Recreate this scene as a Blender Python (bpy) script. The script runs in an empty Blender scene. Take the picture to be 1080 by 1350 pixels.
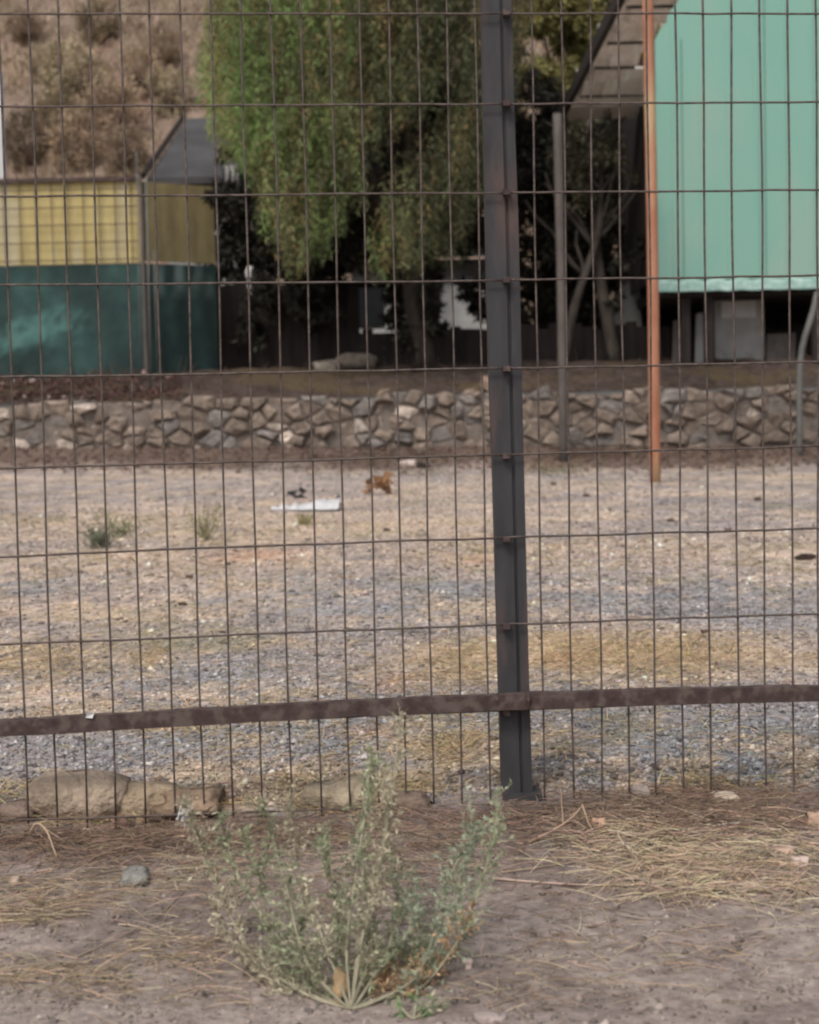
import bpy, math, random
import numpy as np
random.seed(7); rng = np.random.default_rng(7)
SC = bpy.context.scene
COL = SC.collection

# ------------------------------------------------------------------ camera
EYE = 0.62; F = 2000.0
TP = 115.0/2000.0; PITCH = math.atan(TP); ROLL = 0.022
cp, sp, cr, sr = math.cos(PITCH), math.sin(PITCH), math.cos(ROLL), math.sin(ROLL)
fwd = np.array([0, cp, -sp]); r0 = np.array([1., 0, 0]); u0 = np.array([0, sp, cp])
RT = r0*cr-u0*sr; UP = u0*cr+r0*sr
CAM = np.array([0, 0, EYE])
def ray(px, py):
    return fwd+RT*((px-540)/F)+UP*(-(py-675)/F)
def at(px, py, D):                       # the point seen there at distance D along +Y
    d = ray(px, py); return CAM+d*(D/d[1])
def fence_y(x): return 2.56+0.08*x
def at_fence(px, py, off=0.0):
    d = ray(px, py); t = (2.56+off)/(d[1]-0.08*d[0]); return CAM+d*t
_n = rng.normal(size=(40, 4))
def wav(x, y, s, k=0):                   # cheap smooth noise from summed waves
    r = 0
    for i in range(6):
        a, b, c, d = _n[(i+k) % 40]
        r = r+np.sin(a*x/s+b*y/s*1.1+c*9+d*3)*0.4
    return r/1.5
def _vn(x, y, k):
    xi = np.floor(x); yi = np.floor(y); u = x-xi; v = y-yi; u = u*u*(3-2*u); v = v*v*(3-2*v)
    def h(a, b):
        q = np.sin(a*127.1+b*311.7+k*74.7)*43758.5453; return q-np.floor(q)
    return (h(xi, yi)*(1-u)+h(xi+1, yi)*u)*(1-v)+(h(xi, yi+1)*(1-u)+h(xi+1, yi+1)*u)*v
def fbm(x, y, s, k=0, o=5, g=.6):        # about -1..1, broken at every scale
    r = 0; a = 1; t = 0; x = np.asarray(x, float); y = np.asarray(y, float)
    for i in range(o):
        r = r+a*(_vn(x/s+i*13.7+k*3.1, y/s+i*7.3, k+i)-.5)*2; t += a; a *= g; s *= .47
    return r/t*1.7
def gz(x, y):                            # height of the ground
    x = np.asarray(x, float); y = np.asarray(y, float)
    t = np.clip((y-2.7)/13, 0, 1.1)
    z = t*(0.21-0.018*np.clip(x, -14, 14))
    fy = 2.67+0.08*x
    s = np.clip((fy-y+0.03)/0.13, 0, 1); s = s*s*(3-2*s)
    z = z-0.035*s-0.02*s*np.clip((fy-y)/1.0, 0, 1)
    near = np.exp(-((y-2.2)/1.2)**2)
    z = z+near*(0.006*wav(x, y, .12)+0.004*wav(x, y, .05, 7)+0.0022*wav(x, y, .02, 13))
    litter = np.exp(-((y-fy+.16)/.12)**2)
    z = z+litter*(0.008*wav(x, y, .06, 20)+.006)
    z = z+.17*np.clip((y-15.15-.12*wav(x, y, .5, 28))/.8, 0, 1)**1.5
    z = z+0.012*wav(x, y, .9, 3)*np.clip((y-3)/3, 0, 1)-0.02*np.clip(-x, 0, 1)*np.exp(-((y-2.5)/1.0)**2)
    return z
def hit(px, py):
    d = ray(px, py); t = 0.5
    for _ in range(4000):
        p = CAM+d*t
        if p[2] < float(gz(p[0], p[1])) or p[1] > 17: break
        t += 0.004*(1+t*.3)
    return p

# ------------------------------------------------------------------ materials
def lin(c):
    return tuple(((v/255)/12.92 if v/255 <= .04045 else ((v/255+.055)/1.055)**2.4) for v in c)
def mat(name, c1, c2, scale=8, rough=.85, bump=.3, bscale=None, attr=False, metal=0, detail=8, stretch=(1, 1, 1), c3=None, scale3=2, spec=.3, bdist=.01, ramp=(.32, .68)):
    m = bpy.data.materials.new(name); m.use_nodes = True; nt = m.node_tree; N = nt.nodes; L = nt.links
    b = N['Principled BSDF']; b.inputs['Roughness'].default_value = rough; b.inputs['Metallic'].default_value = metal
    b.inputs['Specular IOR Level'].default_value = spec
    tc = N.new('ShaderNodeTexCoord'); mp = N.new('ShaderNodeMapping'); mp.inputs['Scale'].default_value = stretch
    L.new(tc.outputs['Object'], mp.inputs['Vector'])
    n1 = N.new('ShaderNodeTexNoise'); n1.inputs['Scale'].default_value = scale; n1.inputs['Detail'].default_value = detail; n1.inputs['Roughness'].default_value = .65
    L.new(mp.outputs[0], n1.inputs['Vector'])
    rp = N.new('ShaderNodeValToRGB'); rp.color_ramp.elements[0].position = ramp[0]; rp.color_ramp.elements[1].position = ramp[1]
    rp.color_ramp.elements[0].color = (*c1, 1); rp.color_ramp.elements[1].color = (*c2, 1)
    L.new(n1.outputs['Fac'], rp.inputs[0]); out = rp.outputs[0]
    if c3 is not None:
        n3 = N.new('ShaderNodeTexNoise'); n3.inputs['Scale'].default_value = scale3; n3.inputs['Detail'].default_value = 5
        L.new(mp.outputs[0], n3.inputs['Vector'])
        r3 = N.new('ShaderNodeValToRGB'); r3.color_ramp.elements[0].position = .5; r3.color_ramp.elements[1].position = .62
        L.new(n3.outputs['Fac'], r3.inputs[0])
        mx = N.new('ShaderNodeMixRGB'); mx.inputs[2].default_value = (*c3, 1); L.new(r3.outputs[0], mx.inputs[0]); L.new(out, mx.inputs[1]); out = mx.outputs[0]
    if attr:
        at_ = N.new('ShaderNodeAttribute'); at_.attribute_name = 'Col'
        m2 = N.new('ShaderNodeMixRGB'); m2.blend_type = 'MULTIPLY'; m2.inputs[0].default_value = 1
        L.new(out, m2.inputs[1]); L.new(at_.outputs['Color'], m2.inputs[2]); out = m2.outputs[0]
    L.new(out, b.inputs['Base Color'])
    if bump:
        nb = N.new('ShaderNodeTexNoise'); nb.inputs['Scale'].default_value = bscale or scale*4; nb.inputs['Detail'].default_value = 6
        L.new(mp.outputs[0], nb.inputs['Vector'])
        bp = N.new('ShaderNodeBump'); bp.inputs['Strength'].default_value = bump; bp.inputs['Distance'].default_value = bdist
        L.new(nb.outputs['Fac'], bp.inputs['Height']); L.new(bp.outputs[0], b.inputs['Normal'])
    return m
def leafmat(name):
    m = bpy.data.materials.new(name); m.use_nodes = True; nt = m.node_tree; N = nt.nodes; L = nt.links
    b = N['Principled BSDF']; b.inputs['Roughness'].default_value = .6; b.inputs['Specular IOR Level'].default_value = .25
    a = N.new('ShaderNodeAttribute'); a.attribute_name = 'Col'
    tc = N.new('ShaderNodeTexCoord'); n1 = N.new('ShaderNodeTexNoise'); n1.inputs['Scale'].default_value = 30; L.new(tc.outputs['Object'], n1.inputs['Vector'])
    rp = N.new('ShaderNodeValToRGB'); rp.color_ramp.elements[0].color = (.7, .7, .7, 1); rp.color_ramp.elements[1].color = (1.25, 1.25, 1.25, 1)
    L.new(n1.outputs['Fac'], rp.inputs[0])
    mx = N.new('ShaderNodeMixRGB'); mx.blend_type = 'MULTIPLY'; mx.inputs[0].default_value = 1
    L.new(a.outputs['Color'], mx.inputs[1]); L.new(rp.outputs[0], mx.inputs[2]); L.new(mx.outputs[0], b.inputs['Base Color'])
    tr = N.new('ShaderNodeBsdfTranslucent'); L.new(mx.outputs[0], tr.inputs['Color'])
    ms = N.new('ShaderNodeMixShader'); ms.inputs[0].default_value = .25
    L.new(b.outputs[0], ms.inputs[1]); L.new(tr.outputs[0], ms.inputs[2]); L.new(ms.outputs[0], N['Material Output'].inputs['Surface'])
    return m
M = {}
M['soil'] = mat('soil_and_gravel', (.62, .60, .60), (1.30, 1.30, 1.30), 45, .95, .8, 150, attr=True, bdist=.006, spec=.15)
M['gravel'] = mat('gravel_stone', (.75, .75, .75), (1.15, 1.15, 1.15), 60, .9, .2, attr=True, spec=.15)
M['stone'] = mat('field_stone', (.50, .48, .46), (1.25, 1.22, 1.18), 14, .95, .9, 45, attr=True, bdist=.02, spec=.15)
M['mortar'] = mat('dark_mortar', (.10, .083, .073), (.25, .21, .18), 9, .95, .5)
M['bank'] = mat('brown_bank_soil', (.045, .031, .026), (.12, .088, .077), 7, .97, .9, 30, c3=(.11, .08, .05), scale3=1.2, bdist=.05, spec=.1)
M['hill'] = mat('dry_hillside', (.17, .135, .10), (.36, .26, .21), .45, .97, .9, 2.2, c3=(.38, .21, .16), scale3=.14, bdist=.5, spec=.1)
M['wire'] = mat('rusty_wire', (.065, .048, .042), (.17, .135, .12), 60, .6, .3, metal=.35)
M['post'] = mat('dark_painted_steel', (.032, .031, .034), (.058, .055, .059), 25, .65, .25, 120, c3=(.085, .060, .055), scale3=14, stretch=(1, 1, .25), bdist=.002)
M['rust'] = mat('rusty_steel', (.040, .027, .026), (.095, .062, .056), 40, .85, .5, 160, c3=(.11, .082, .072), scale3=40, bdist=.002)
M['orange'] = mat('rusty_orange_pole', (.29, .110, .062), (.46, .225, .14), 4, .7, .3, 40, stretch=(3, 3, .5), bdist=.003, c3=(.47, .34, .20), scale3=1.6)
M['greymetal'] = mat('grey_weathered_metal', (.07, .06, .053), (.13, .11, .10), 5, .7, .3, 40, stretch=(2, 2, .6))
M['palemetal'] = mat('pale_galvanised_metal', (.10, .10, .095), (.17, .165, .155), 6, .6, .2, 40)
M['teal'] = mat('teal_painted_sheet', (.200, .395, .328), (.238, .412, .345), .9, .6, .3, 5, stretch=(1.2, 1, .5), bdist=.01, c3=(.26, .40, .335), scale3=.9, spec=.2)
M['tealjoint'] = mat('dark_teal_joint', (.09, .21, .17), (.13, .26, .21), 9, .7, .2)
M['tealedge'] = mat('pale_teal_edge', (.16, .30, .26), (.40, .54, .49), 9, .6, .3, 20)
M['yellow'] = mat('yellow_painted_sheet', (.34, .27, .12), (.53, .43, .19), 2.6, .7, .2, 10, stretch=(2, 1, .5), c3=(.44, .38, .24), scale3=1.7)
M['shadedyellow'] = mat('shaded_yellow_sheet', (.12, .10, .055), (.26, .21, .10), 2.2, .8, .2, 10, stretch=(2, 1, .5))  # yellow lowered in colour to paint tree shade on the second sheet
M['green'] = mat('green_painted_sheet', (.013, .036, .035), (.032, .070, .063), 3.5, .7, .2, 12, attr=True)
M['wood'] = mat('weathered_boards', (.58, .54, .48), (.80, .76, .69), 3, .85, .5, 18, stretch=(.4, 3, 1), bdist=.01)
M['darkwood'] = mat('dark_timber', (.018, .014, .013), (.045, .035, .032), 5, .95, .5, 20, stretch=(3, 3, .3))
M['bark'] = mat('dark_bark', (.02, .016, .012), (.06, .048, .038), 12, .95, .8, 30, stretch=(1, 1, .3), bdist=.03)
M['palebark'] = mat('grey_brown_bark', (.05, .04, .033), (.13, .11, .095), 10, .95, .8, 30, stretch=(1, 1, .3), bdist=.02)
M['roofgrey'] = mat('grey_roof_sheet', (.040, .038, .040), (.082, .078, .080), 1.5, .75, .3, 12)
M['white'] = mat('white_plaster', (.50, .50, .50), (.70, .69, .68), 3, .8, .3, 20)
M['concrete'] = mat('pale_concrete', (.28, .27, .26), (.42, .41, .40), 4, .9, .4, 25)
M['dark'] = mat('dark_glass', (.015, .017, .02), (.03, .032, .035), 3, .3, 0)
M['tarp'] = mat('grey_tarpaulin', (.12, .12, .11), (.22, .215, .20), 3, .8, .6, 9, bdist=.04)
M['plastic'] = mat('white_plastic', (.45, .44, .44), (.68, .67, .67), 30, .55, .4, 60, bdist=.004)
M['blackplastic'] = mat('black_plastic', (.02, .02, .022), (.05, .05, .05), 30, .6, .3)
M['deadleaf'] = mat('dead_brown_leaf', (.16, .08, .04), (.34, .19, .10), 60, .85, .4)
M['straw'] = leafmat('dry_straw'); M['leaf'] = leafmat('leaves')
M['stem'] = mat('weed_stem', (.24, .22, .15), (.42, .38, .28), 50, .8, .2)

# ------------------------------------------------------------------ mesh helpers
def obj(name, V, Fc, m, parent=None, loc=None, col=None, smooth=False):
    V = np.asarray(V, float).reshape(-1, 3)
    base = np.array([0., 0, 0])
    if loc is not None: base = np.array(loc, float)
    org = base if loc is not None else (np.array(parent['_o']) if parent is not None else base)
    me = bpy.data.meshes.new(name)
    if isinstance(Fc, np.ndarray):
        k = Fc.shape[1]; n = Fc.shape[0]
        me.vertices.add(len(V)); me.vertices.foreach_set('co', (V-org).ravel())
        me.loops.add(n*k); me.loops.foreach_set('vertex_index', Fc.ravel().astype(np.int32))
        me.polygons.add(n); me.polygons.foreach_set('loop_start', (np.arange(n)*k).astype(np.int32))
        me.polygons.foreach_set('loop_total', np.full(n, k, np.int32))
        me.update(calc_edges=True); me.validate()
    else:
        me.from_pydata([tuple(v) for v in V-org], [], Fc); me.update()
    if col is not None:
        a = me.color_attributes.new('Col', 'FLOAT_COLOR', 'POINT')
        c = np.ones((len(V), 4)); c[:, :3] = col; a.data.foreach_set('color', c.ravel())
    if smooth:
        me.polygons.foreach_set('use_smooth', np.ones(len(me.polygons), bool))
    me.materials.append(m)
    o = bpy.data.objects.new(name, me); COL.objects.link(o)
    if parent is not None:
        o.parent = parent
        if loc is not None: o.location = base-np.array(parent['_o'])
    else: o.location = org
    o['_o'] = [float(v) for v in org]
    return o
def thing(name, loc, label, cat, group=None):
    o = bpy.data.objects.new(name, None); COL.objects.link(o); o.location = loc; o.empty_display_size = .1
    o['_o'] = [float(v) for v in loc]; return tag(o, label, cat, group)
def tag(o, label, cat=None, group=None, kind=None):
    if label: o['label'] = label
    if cat: o['category'] = cat
    if group: o['group'] = group
    if kind: o['kind'] = kind
    return o
class MB:
    def __init__(s): s.V = []; s.F = []; s.C = []
    def add(s, V, Fc, c=None):
        n = len(s.V); s.V += [tuple(v) for v in V]; s.F += [tuple(i+n for i in f) for f in Fc]
        s.C += [tuple(c) if c is not None else (1, 1, 1)]*len(V); return s
    def box(s, x0, x1, y0, y1, z0, z1, c=None):
        V = [(x, y, z) for z in (z0, z1) for y in (y0, y1) for x in (x0, x1)]
        return s.add(V, [(0, 2, 3, 1), (4, 5, 7, 6), (0, 1, 5, 4), (2, 6, 7, 3), (0, 4, 6, 2), (1, 3, 7, 5)], c)
    def tube(s, P, R, n=6, c=None):
        P = np.asarray(P, float); R = np.broadcast_to(np.asarray(R, float), (len(P),)); V = []; Fc = []
        T = np.gradient(P, axis=0); T /= np.linalg.norm(T, axis=1)[:, None]+1e-9
        a = np.array([0, 0, 1.]) if abs(T[0][2]) < .9 else np.array([0, 1., 0])
        for i in range(len(P)):
            u = np.cross(T[i], a); u /= np.linalg.norm(u)+1e-9; w = np.cross(T[i], u)
            for k in range(n):
                t = 2*math.pi*k/n; V.append(P[i]+R[i]*(math.cos(t)*u+math.sin(t)*w))
            if i:
                for k in range(n): Fc.append(((i-1)*n+k, (i-1)*n+(k+1) % n, i*n+(k+1) % n, i*n+k))
        Fc.append(tuple(range(n))[::-1]); Fc.append(tuple((len(P)-1)*n+k for k in range(n)))
        return s.add(V, Fc, c)
    def prism(s, poly, y0, y1, c=None):   # polygon in (x,z) extruded along y
        n = len(poly); V = [(x, y0, z) for x, z in poly]+[(x, y1, z) for x, z in poly]
        return s.add(V, [tuple(range(n)), tuple(range(n, 2*n))[::-1]]+[(i, i+n, (i+1) % n+n, (i+1) % n) for i in range(n)], c)
    def build(s, name, m, parent=None, loc=None, smooth=False):
        return obj(name, s.V, s.F, m, parent, loc, np.array(s.C), smooth)
def resample(P, n):
    P = np.asarray(P, float); d = np.r_[0, np.cumsum(np.linalg.norm(np.diff(P, axis=0), axis=1))]
    t = np.linspace(0, d[-1], n); Q = np.stack([np.interp(t, d, P[:, k]) for k in range(3)], 1)
    for _ in range(2): Q[1:-1] = (Q[:-2]+2*Q[1:-1]+Q[2:])/4
    return Q
# bulk octahedral stones / leaf blades / straws
def stones(P, S, C, squash=.6):
    n = len(P); b = np.array([[1, 0, 0], [0, 1, 0], [-1, 0, 0], [0, -1, 0], [0, 0, 1], [0, 0, -1.]])
    J = b[None]*(1+rng.uniform(-.35, .35, (n, 6, 1)))+rng.uniform(-.25, .25, (n, 6, 3))
    J = J*S[:, None, None]; J[:, :, 2] *= squash
    a = rng.uniform(0, 6.28, n); c, s = np.cos(a), np.sin(a)
    x = J[:, :, 0]*c[:, None]-J[:, :, 1]*s[:, None]; y = J[:, :, 0]*s[:, None]+J[:, :, 1]*c[:, None]
    V = np.stack([x, y, J[:, :, 2]], 2)+P[:, None]
    f = np.array([[0, 1, 4], [1, 2, 4], [2, 3, 4], [3, 0, 4], [1, 0, 5], [2, 1, 5], [3, 2, 5], [0, 3, 5]])
    Fc = (f[None]+(np.arange(n)*6)[:, None, None]).reshape(-1, 3)
    return V.reshape(-1, 3), Fc, np.repeat(C, 6, axis=0)
def blades(P, Dr, Ln, W, C):              # diamond leaves: P base, Dr unit direction
    n = len(P); r = rng.normal(size=(n, 3)); s = np.cross(Dr, r); s /= np.linalg.norm(s, axis=1)[:, None]+1e-9
    nn = np.cross(Dr, s)
    mid = P+Dr*(Ln*.45)[:, None]
    V = np.stack([P, mid+s*(W*.5)[:, None]+nn*(W*.12)[:, None], P+Dr*Ln[:, None], mid-s*(W*.5)[:, None]+nn*(W*.12)[:, None]], 1)
    Fc = np.arange(n*4).reshape(n, 4)
    return V.reshape(-1, 3), Fc, np.repeat(C, 4, axis=0)
def straws(P0, Dr, Ln, R, C, seg=5, bend=.35, droop=0.):
    n = len(P0); side = rng.normal(size=(n, 3)); side[:, 2] *= .4
    t = np.linspace(0, 1, seg)
    ctr = P0[:, None]+Dr[:, None]*(Ln[:, None]*t)[:, :, None]+side[:, None]*(bend*Ln[:, None]*(t*t)*.6)[:, :, None]
    ctr[:, :, 2] -= droop*(Ln[:, None]*t*t)
    u = np.cross(Dr, rng.normal(size=(n, 3))); u /= np.linalg.norm(u, axis=1)[:, None]+1e-9; w = np.cross(Dr, u)
    tap = (1-.6*t)
    ang = [0, 2.09, 4.19]
    V = np.stack([ctr+(u*math.cos(a)+w*math.sin(a))[:, None]*(R[:, None]*tap)[:, :, None] for a in ang], 2)
    idx = np.arange(n*seg*3).reshape(n, seg, 3); q = []
    for i in range(seg-1):
        for k in range(3):
            q.append(np.stack([idx[:, i, k], idx[:, i, (k+1) % 3], idx[:, i+1, (k+1) % 3], idx[:, i+1, k]], 1))
    return V.reshape(-1, 3), np.concatenate(q), np.repeat(C, seg*3, axis=0)
def cvar(base, n, v=.25, hue=.06):
    b = np.array(base)[None]; return np.clip(b*(1+rng.uniform(-v, v, (n, 1)))*(1+rng.uniform(-hue, hue, (n, 3))), .003, .9)

# ------------------------------------------------------------------ ground sheet
def axis(parts):
    r = []
    for a, b, s in parts: r += list(np.arange(a, b, s))
    return np.array(r)
def growing(a, b, s, g):
    r = [a]
    while r[-1] < b: r.append(r[-1]+s); s *= g
    return r
xs = np.array([-v for v in growing(.85, 150, .012, 1.035)][::-1]+list(np.arange(-.84, .845, .01))+growing(.85, 150, .012, 1.035))
ys = np.array(list(np.arange(-40, 0, 4))+list(np.arange(0, 1.4, .1))+list(np.arange(1.4, 3.0, .0085))+growing(3.0, 16.4, .011, 1.011)+[17, 18, 20])
X, Y = np.meshgrid(xs, ys); Z = gz(X, Y); Z[Y > 16.6] = .1
def patch(px, py, rx, ry):                # ellipse on the ground, radii in m
    p = hit(px, py); return p[0], p[1], rx, ry
def blobmask(p, X, Y, e=.8):
    d = np.sqrt(((X-p[0])/p[2])**2+((Y-p[1])/(p[3]*1.25))**2)+.75*fbm(X, Y, .45, 5, 6, .75)
    d = d+rng.normal(size=X.shape)*.15
    return np.clip((1.2-d)/(e*1.5), 0, 1)**1.3
TAN = np.array(lin((190, 169, 150))); GREY = np.array(lin((154, 150, 150))); PINK = np.array(lin((180, 164, 156)))
YEL = np.array(lin((190, 166, 136))); DIRT = np.array(lin((148, 136, 129))); RED = np.array(lin((112, 88, 80)))
DARKD = np.array(lin((131, 118, 111))); ORG = np.array(lin((190, 145, 118)))
tanp = [patch(120, 745, 1.3, 1.6), patch(330, 790, .8, .7), patch(200, 690, 1.6, 1.5), patch(620, 740, .7, .7), patch(850, 730, .9, .6), patch(560, 690, 1.1, .9)]
greyp = [patch(470, 790, .75, .75), patch(800, 770, .9, .55), patch(900, 990, .75, .45), patch(200, 880, .5, .3), patch(420, 950, .8, .35), patch(330, 1000, .6, .3), patch(1000, 810, .4, .4), patch(60, 770, .35, .3)]
yelp = [patch(870, 865, .42, .33), patch(750, 860, .3, .26), patch(610, 870, .28, .3), patch(60, 870, .35, .3), patch(230, 950, .25, .12), patch(600, 985, .2, .12), patch(520, 1030, .2, .06), patch(200, 865, .12, .2)]
orgp = [patch(340, 732, .3, .35), patch(630, 740, .14, .25), patch(480, 965, .08, .07), patch(520, 900, .08, .1), patch(745, 865, .16, .13)]
def gcol(X, Y):
    C = np.empty(X.shape+(3,)); C[:] = PINK*.96
    def mix(m, c, k=1.):
        m = (m*k)[..., None]; return C*(1-m)+c*m
    n = np.clip(.5+1.4*fbm(X*.7, Y, .5, 9), 0, 1); C = mix(n, GREY*.82, .6)
    n = np.clip(1.6*fbm(X*.6, Y, .8, 25), 0, 1)*np.clip((Y-4)/4, .25, 1); C = mix(n, TAN*1.08, .75)
    near = np.clip((4.6-Y)/1.6, 0, 1); C = mix(near, GREY*.85, .5)
    for p in tanp: C = mix(blobmask(p, X, Y, 1.), TAN*1.05, .8)
    for p in greyp: C = mix(blobmask(p, X, Y, .8), np.array(lin((144, 144, 146))), .9)
    for p in yelp: C = mix(blobmask(p, X, Y, .6), YEL*.88, .8)
    for p in orgp: C = mix(blobmask(p, X, Y, .9), ORG, .6)
    n = np.clip(2.2*fbm(X, Y, .30, 41, 5, .8)-.45, 0, 1); C = mix(n, YEL, .6)
    n = np.clip(2.2*fbm(X, Y, .22, 47, 5, .8)-.45, 0, 1); C = mix(n, GREY*.55, .6)
    n = np.clip(2.2*fbm(X, Y, .6, 53, 5, .8)-.6, 0, 1); C = mix(n, np.array(lin((150, 142, 112))), .5)
    n = np.clip(2.5*fbm(X, Y, .25, 59, 5, .8)-.7, 0, 1); C = mix(n, TAN*1.35, .6)
    fy = 2.53+.08*X; dn = fy-Y
    fg = np.clip((dn+.06)/.1, 0, 1); C = mix(fg, DARKD)
    band = np.exp(-((dn-.02)/.06)**2); C = mix(band, RED*.55, .9)
    n = np.clip((dn-.50+.16*fbm(X, Y, .25, 2))/.14, 0, 1); C = mix(n, DIRT)
    n = np.clip(2*fbm(X, Y, .16, 15)-.1, 0, 1)*fg; C = mix(n, DARKD*.8, .6)
    n = np.clip(2*fbm(X, Y, .10, 33)-.3, 0, 1)*fg; C = mix(n, DIRT*1.22, .6)
    C = C*(1+.20*rng.normal(size=X.shape)*(.35+.65*np.clip((Y-2.6)/.1, 0, 1)))[..., None].clip(.5, 1.6)
    far = np.clip((Y-14.6+.5*wav(X, Y, .5, 4)+.2*wav(X, Y, .15, 7))/.9, 0, 1); C = mix(far, np.array(lin((95, 78, 70))), .85)
    return C
C = gcol(X, Y)
ny, nx = X.shape; idx = np.arange(nx*ny).reshape(ny, nx)
Fq = np.stack([idx[:-1, :-1], idx[:-1, 1:], idx[1:, 1:], idx[1:, :-1]], -1).reshape(-1, 4)
g = obj('ground', np.stack([X, Y, Z], -1).reshape(-1, 3), Fq, M['soil'], col=C.reshape(-1, 3), smooth=True); tag(g, None, kind='structure')

def scatter_px(n, x0, x1, y0, y1):
    """points of the ground sampled so that they fall evenly over a wide strip of it"""
    px = rng.uniform(x0, x1, n); py = rng.uniform(y0, y1, n)
    d = fwd[None]+RT[None]*((px-540)/F)[:, None]+UP[None]*(-(py-675)/F)[:, None]
    lo = np.full(n, .5); hi = np.full(n, 16.5)
    for _ in range(26):
        t = (lo+hi)/2; p = CAM+d*t[:, None]; b = p[:, 2] < gz(p[:, 0], p[:, 1]); hi = np.where(b, t, hi); lo = np.where(b, lo, t)
    p = CAM+d*hi[:, None]; k = (hi < 16.4) & (p[:, 1] < 15.7); return p[k]
# gravel
P = scatter_px(95000, -350, 1430, 622, 1062); P = P[P[:, 1] > 2.56+.08*P[:, 0]+.03]
dens = np.full(len(P), .75)
for q in tanp: dens -= .35*blobmask(q, P[:, 0], P[:, 1])
for q in yelp: dens -= .45*blobmask(q, P[:, 0], P[:, 1])
P = P[rng.uniform(size=len(P)) < dens]
n = len(P); S = np.clip(rng.lognormal(-5.5, .42, n), .0018, .013)*np.clip(P[:, 1]/4.0, .9, 1.7)
base = gcol(P[:, 0], P[:, 1]); C = base*rng.choice([.45, .75, .92, 1.08, 1.35, 1.7], n, p=[.14, .2, .24, .20, .14, .08])[:, None]*(1+rng.uniform(-.05, .05, (n, 3)))
P[:, 2] += S*.15
V, Fc, C = stones(P, S, np.clip(C, .01, .75))
tag(obj('gravel', V, Fc, M['gravel'], col=C), 'loose grey and pinkish gravel strewn over the yard behind the fence', 'gravel', kind='stuff')
# crumbs of soil and small pebbles of the roadside
P = scatter_px(9000, -250, 1330, 1062, 1500); n = len(P); S = np.clip(rng.lognormal(-6.1, .55, n), .001, .009)
P[:, 2] = gz(P[:, 0], P[:, 1])+S*.1
C = gcol(P[:, 0], P[:, 1])*rng.choice([.6, .85, 1.1, 1.5], n, p=[.3, .35, .25, .1])[:, None]
V, Fc, C = stones(P, S, np.clip(C, .01, .7)); tag(obj('soil_crumbs', V, Fc, M['gravel'], col=C), 'small clods and pebbles on the bare earth in front of the fence', 'pebbles', kind='stuff')

# straw and dry grass
def ground_straw(name, label, cat, regs, colr, Lr, R, up=.12, bend=.35, lift=.012):
    Vs = []; Fs = []; Cs = []; off = 0
    for (n, cx, cy, rx, ry) in regs:
        px = cx+rx*rng.normal(size=n)*.55; py = cy+ry*rng.normal(size=n)*.55
        P = []
        for a, b in zip(px, py):
            if b < 2: continue
            d = ray(a, b); 
            P.append((a, b))
        d = fwd[None]+RT[None]*((px-540)/F)[:, None]+UP[None]*(-(py-675)/F)[:, None]
        lo = np.full(n, .5); hi = np.full(n, 16.)
        for _ in range(24):
            t = (lo+hi)/2; p = CAM+d*t[:, None]; bb = p[:, 2] < gz(p[:, 0], p[:, 1]); hi = np.where(bb, t, hi); lo = np.where(bb, lo, t)
        p = CAM+d*hi[:, None]; p[:, 2] += rng.uniform(0, lift, n)
        a = rng.uniform(0, 6.28, n); D = np.stack([np.cos(a)*1.3, np.sin(a)*.8, rng.uniform(-.05, up*2, n)], 1); D /= np.linalg.norm(D, axis=1)[:, None]
        Ln = rng.uniform(*Lr, n); v, f, c = straws(p, D, Ln, rng.uniform(R*.6, R*1.3, n), cvar(colr, n, .55, .1), bend=bend*1.3, droop=.25 if up > .1 else 0.)
        Vs.append(v); Fs.append(f+off); Cs.append(c); off += len(v)
    o = obj(name, np.concatenate(Vs), np.concatenate(Fs), M['straw'], col=np.concatenate(Cs)); tag(o, label, cat, kind='stuff'); return o
ground_straw('dry_straw', 'matted yellow straw lying in front of the fence at right', 'straw',
             [(560, 880, 1140, 110, 34), (380, 990, 1115, 110, 42), (380, 830, 1100, 90, 35), (260, 930, 1172, 100, 18), (140, 1050, 1170, 50, 40)], lin((214, 192, 166)), (.03, .12), .0008)
ground_straw('dry_straw', 'thin greyish straw lying in front of the fence at left', 'straw',
             [(330, 90, 1175, 130, 28), (230, 40, 1205, 60, 16), (260, 260, 1150, 90, 45), (200, 860, 1250, 200, 60), (200, 150, 1300, 200, 40), (150, 60, 1290, 90, 20), (160, 240, 1250, 80, 35), (70, 700, 1310, 90, 30), (300, 520, 1130, 130, 40)], lin((190, 170, 145)), (.02, .10), .0007)
ground_straw('dead_litter', 'brown dead stems and leaf litter along the foot of the fence', 'plant litter',
             [(1300, 200, 1105, 300, 24), (900, 600, 1095, 300, 30), (1500, 900, 1075, 220, 26), (350, 500, 1180, 260, 60), (500, 150, 1130, 180, 22), (500, 950, 1050, 200, 10)], lin((158, 134, 116)), (.015, .07), .0008, up=.25)
ground_straw('dry_grass', 'short yellow dry grass in tufts on the gravel yard', 'grass',
             [(900, 870, 865, 95, 30), (450, 750, 862, 60, 26), (400, 610, 870, 60, 34), (400, 60, 872, 80, 26), (900, 500, 950, 500, 60), (140, 200, 865, 25, 24), (150, 220, 955, 50, 14), (200, 600, 985, 60, 20), (260, 470, 1040, 130, 16), (120, 20, 1045, 50, 14), (260, 110, 1082, 110, 10), (200, 250, 1060, 60, 12), (200, 440, 1065, 60, 8), (200, 950, 1035, 100, 12)],
             lin((204, 182, 146)), (.015, .06), .0011, up=.5, bend=.25, lift=.004)
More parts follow.
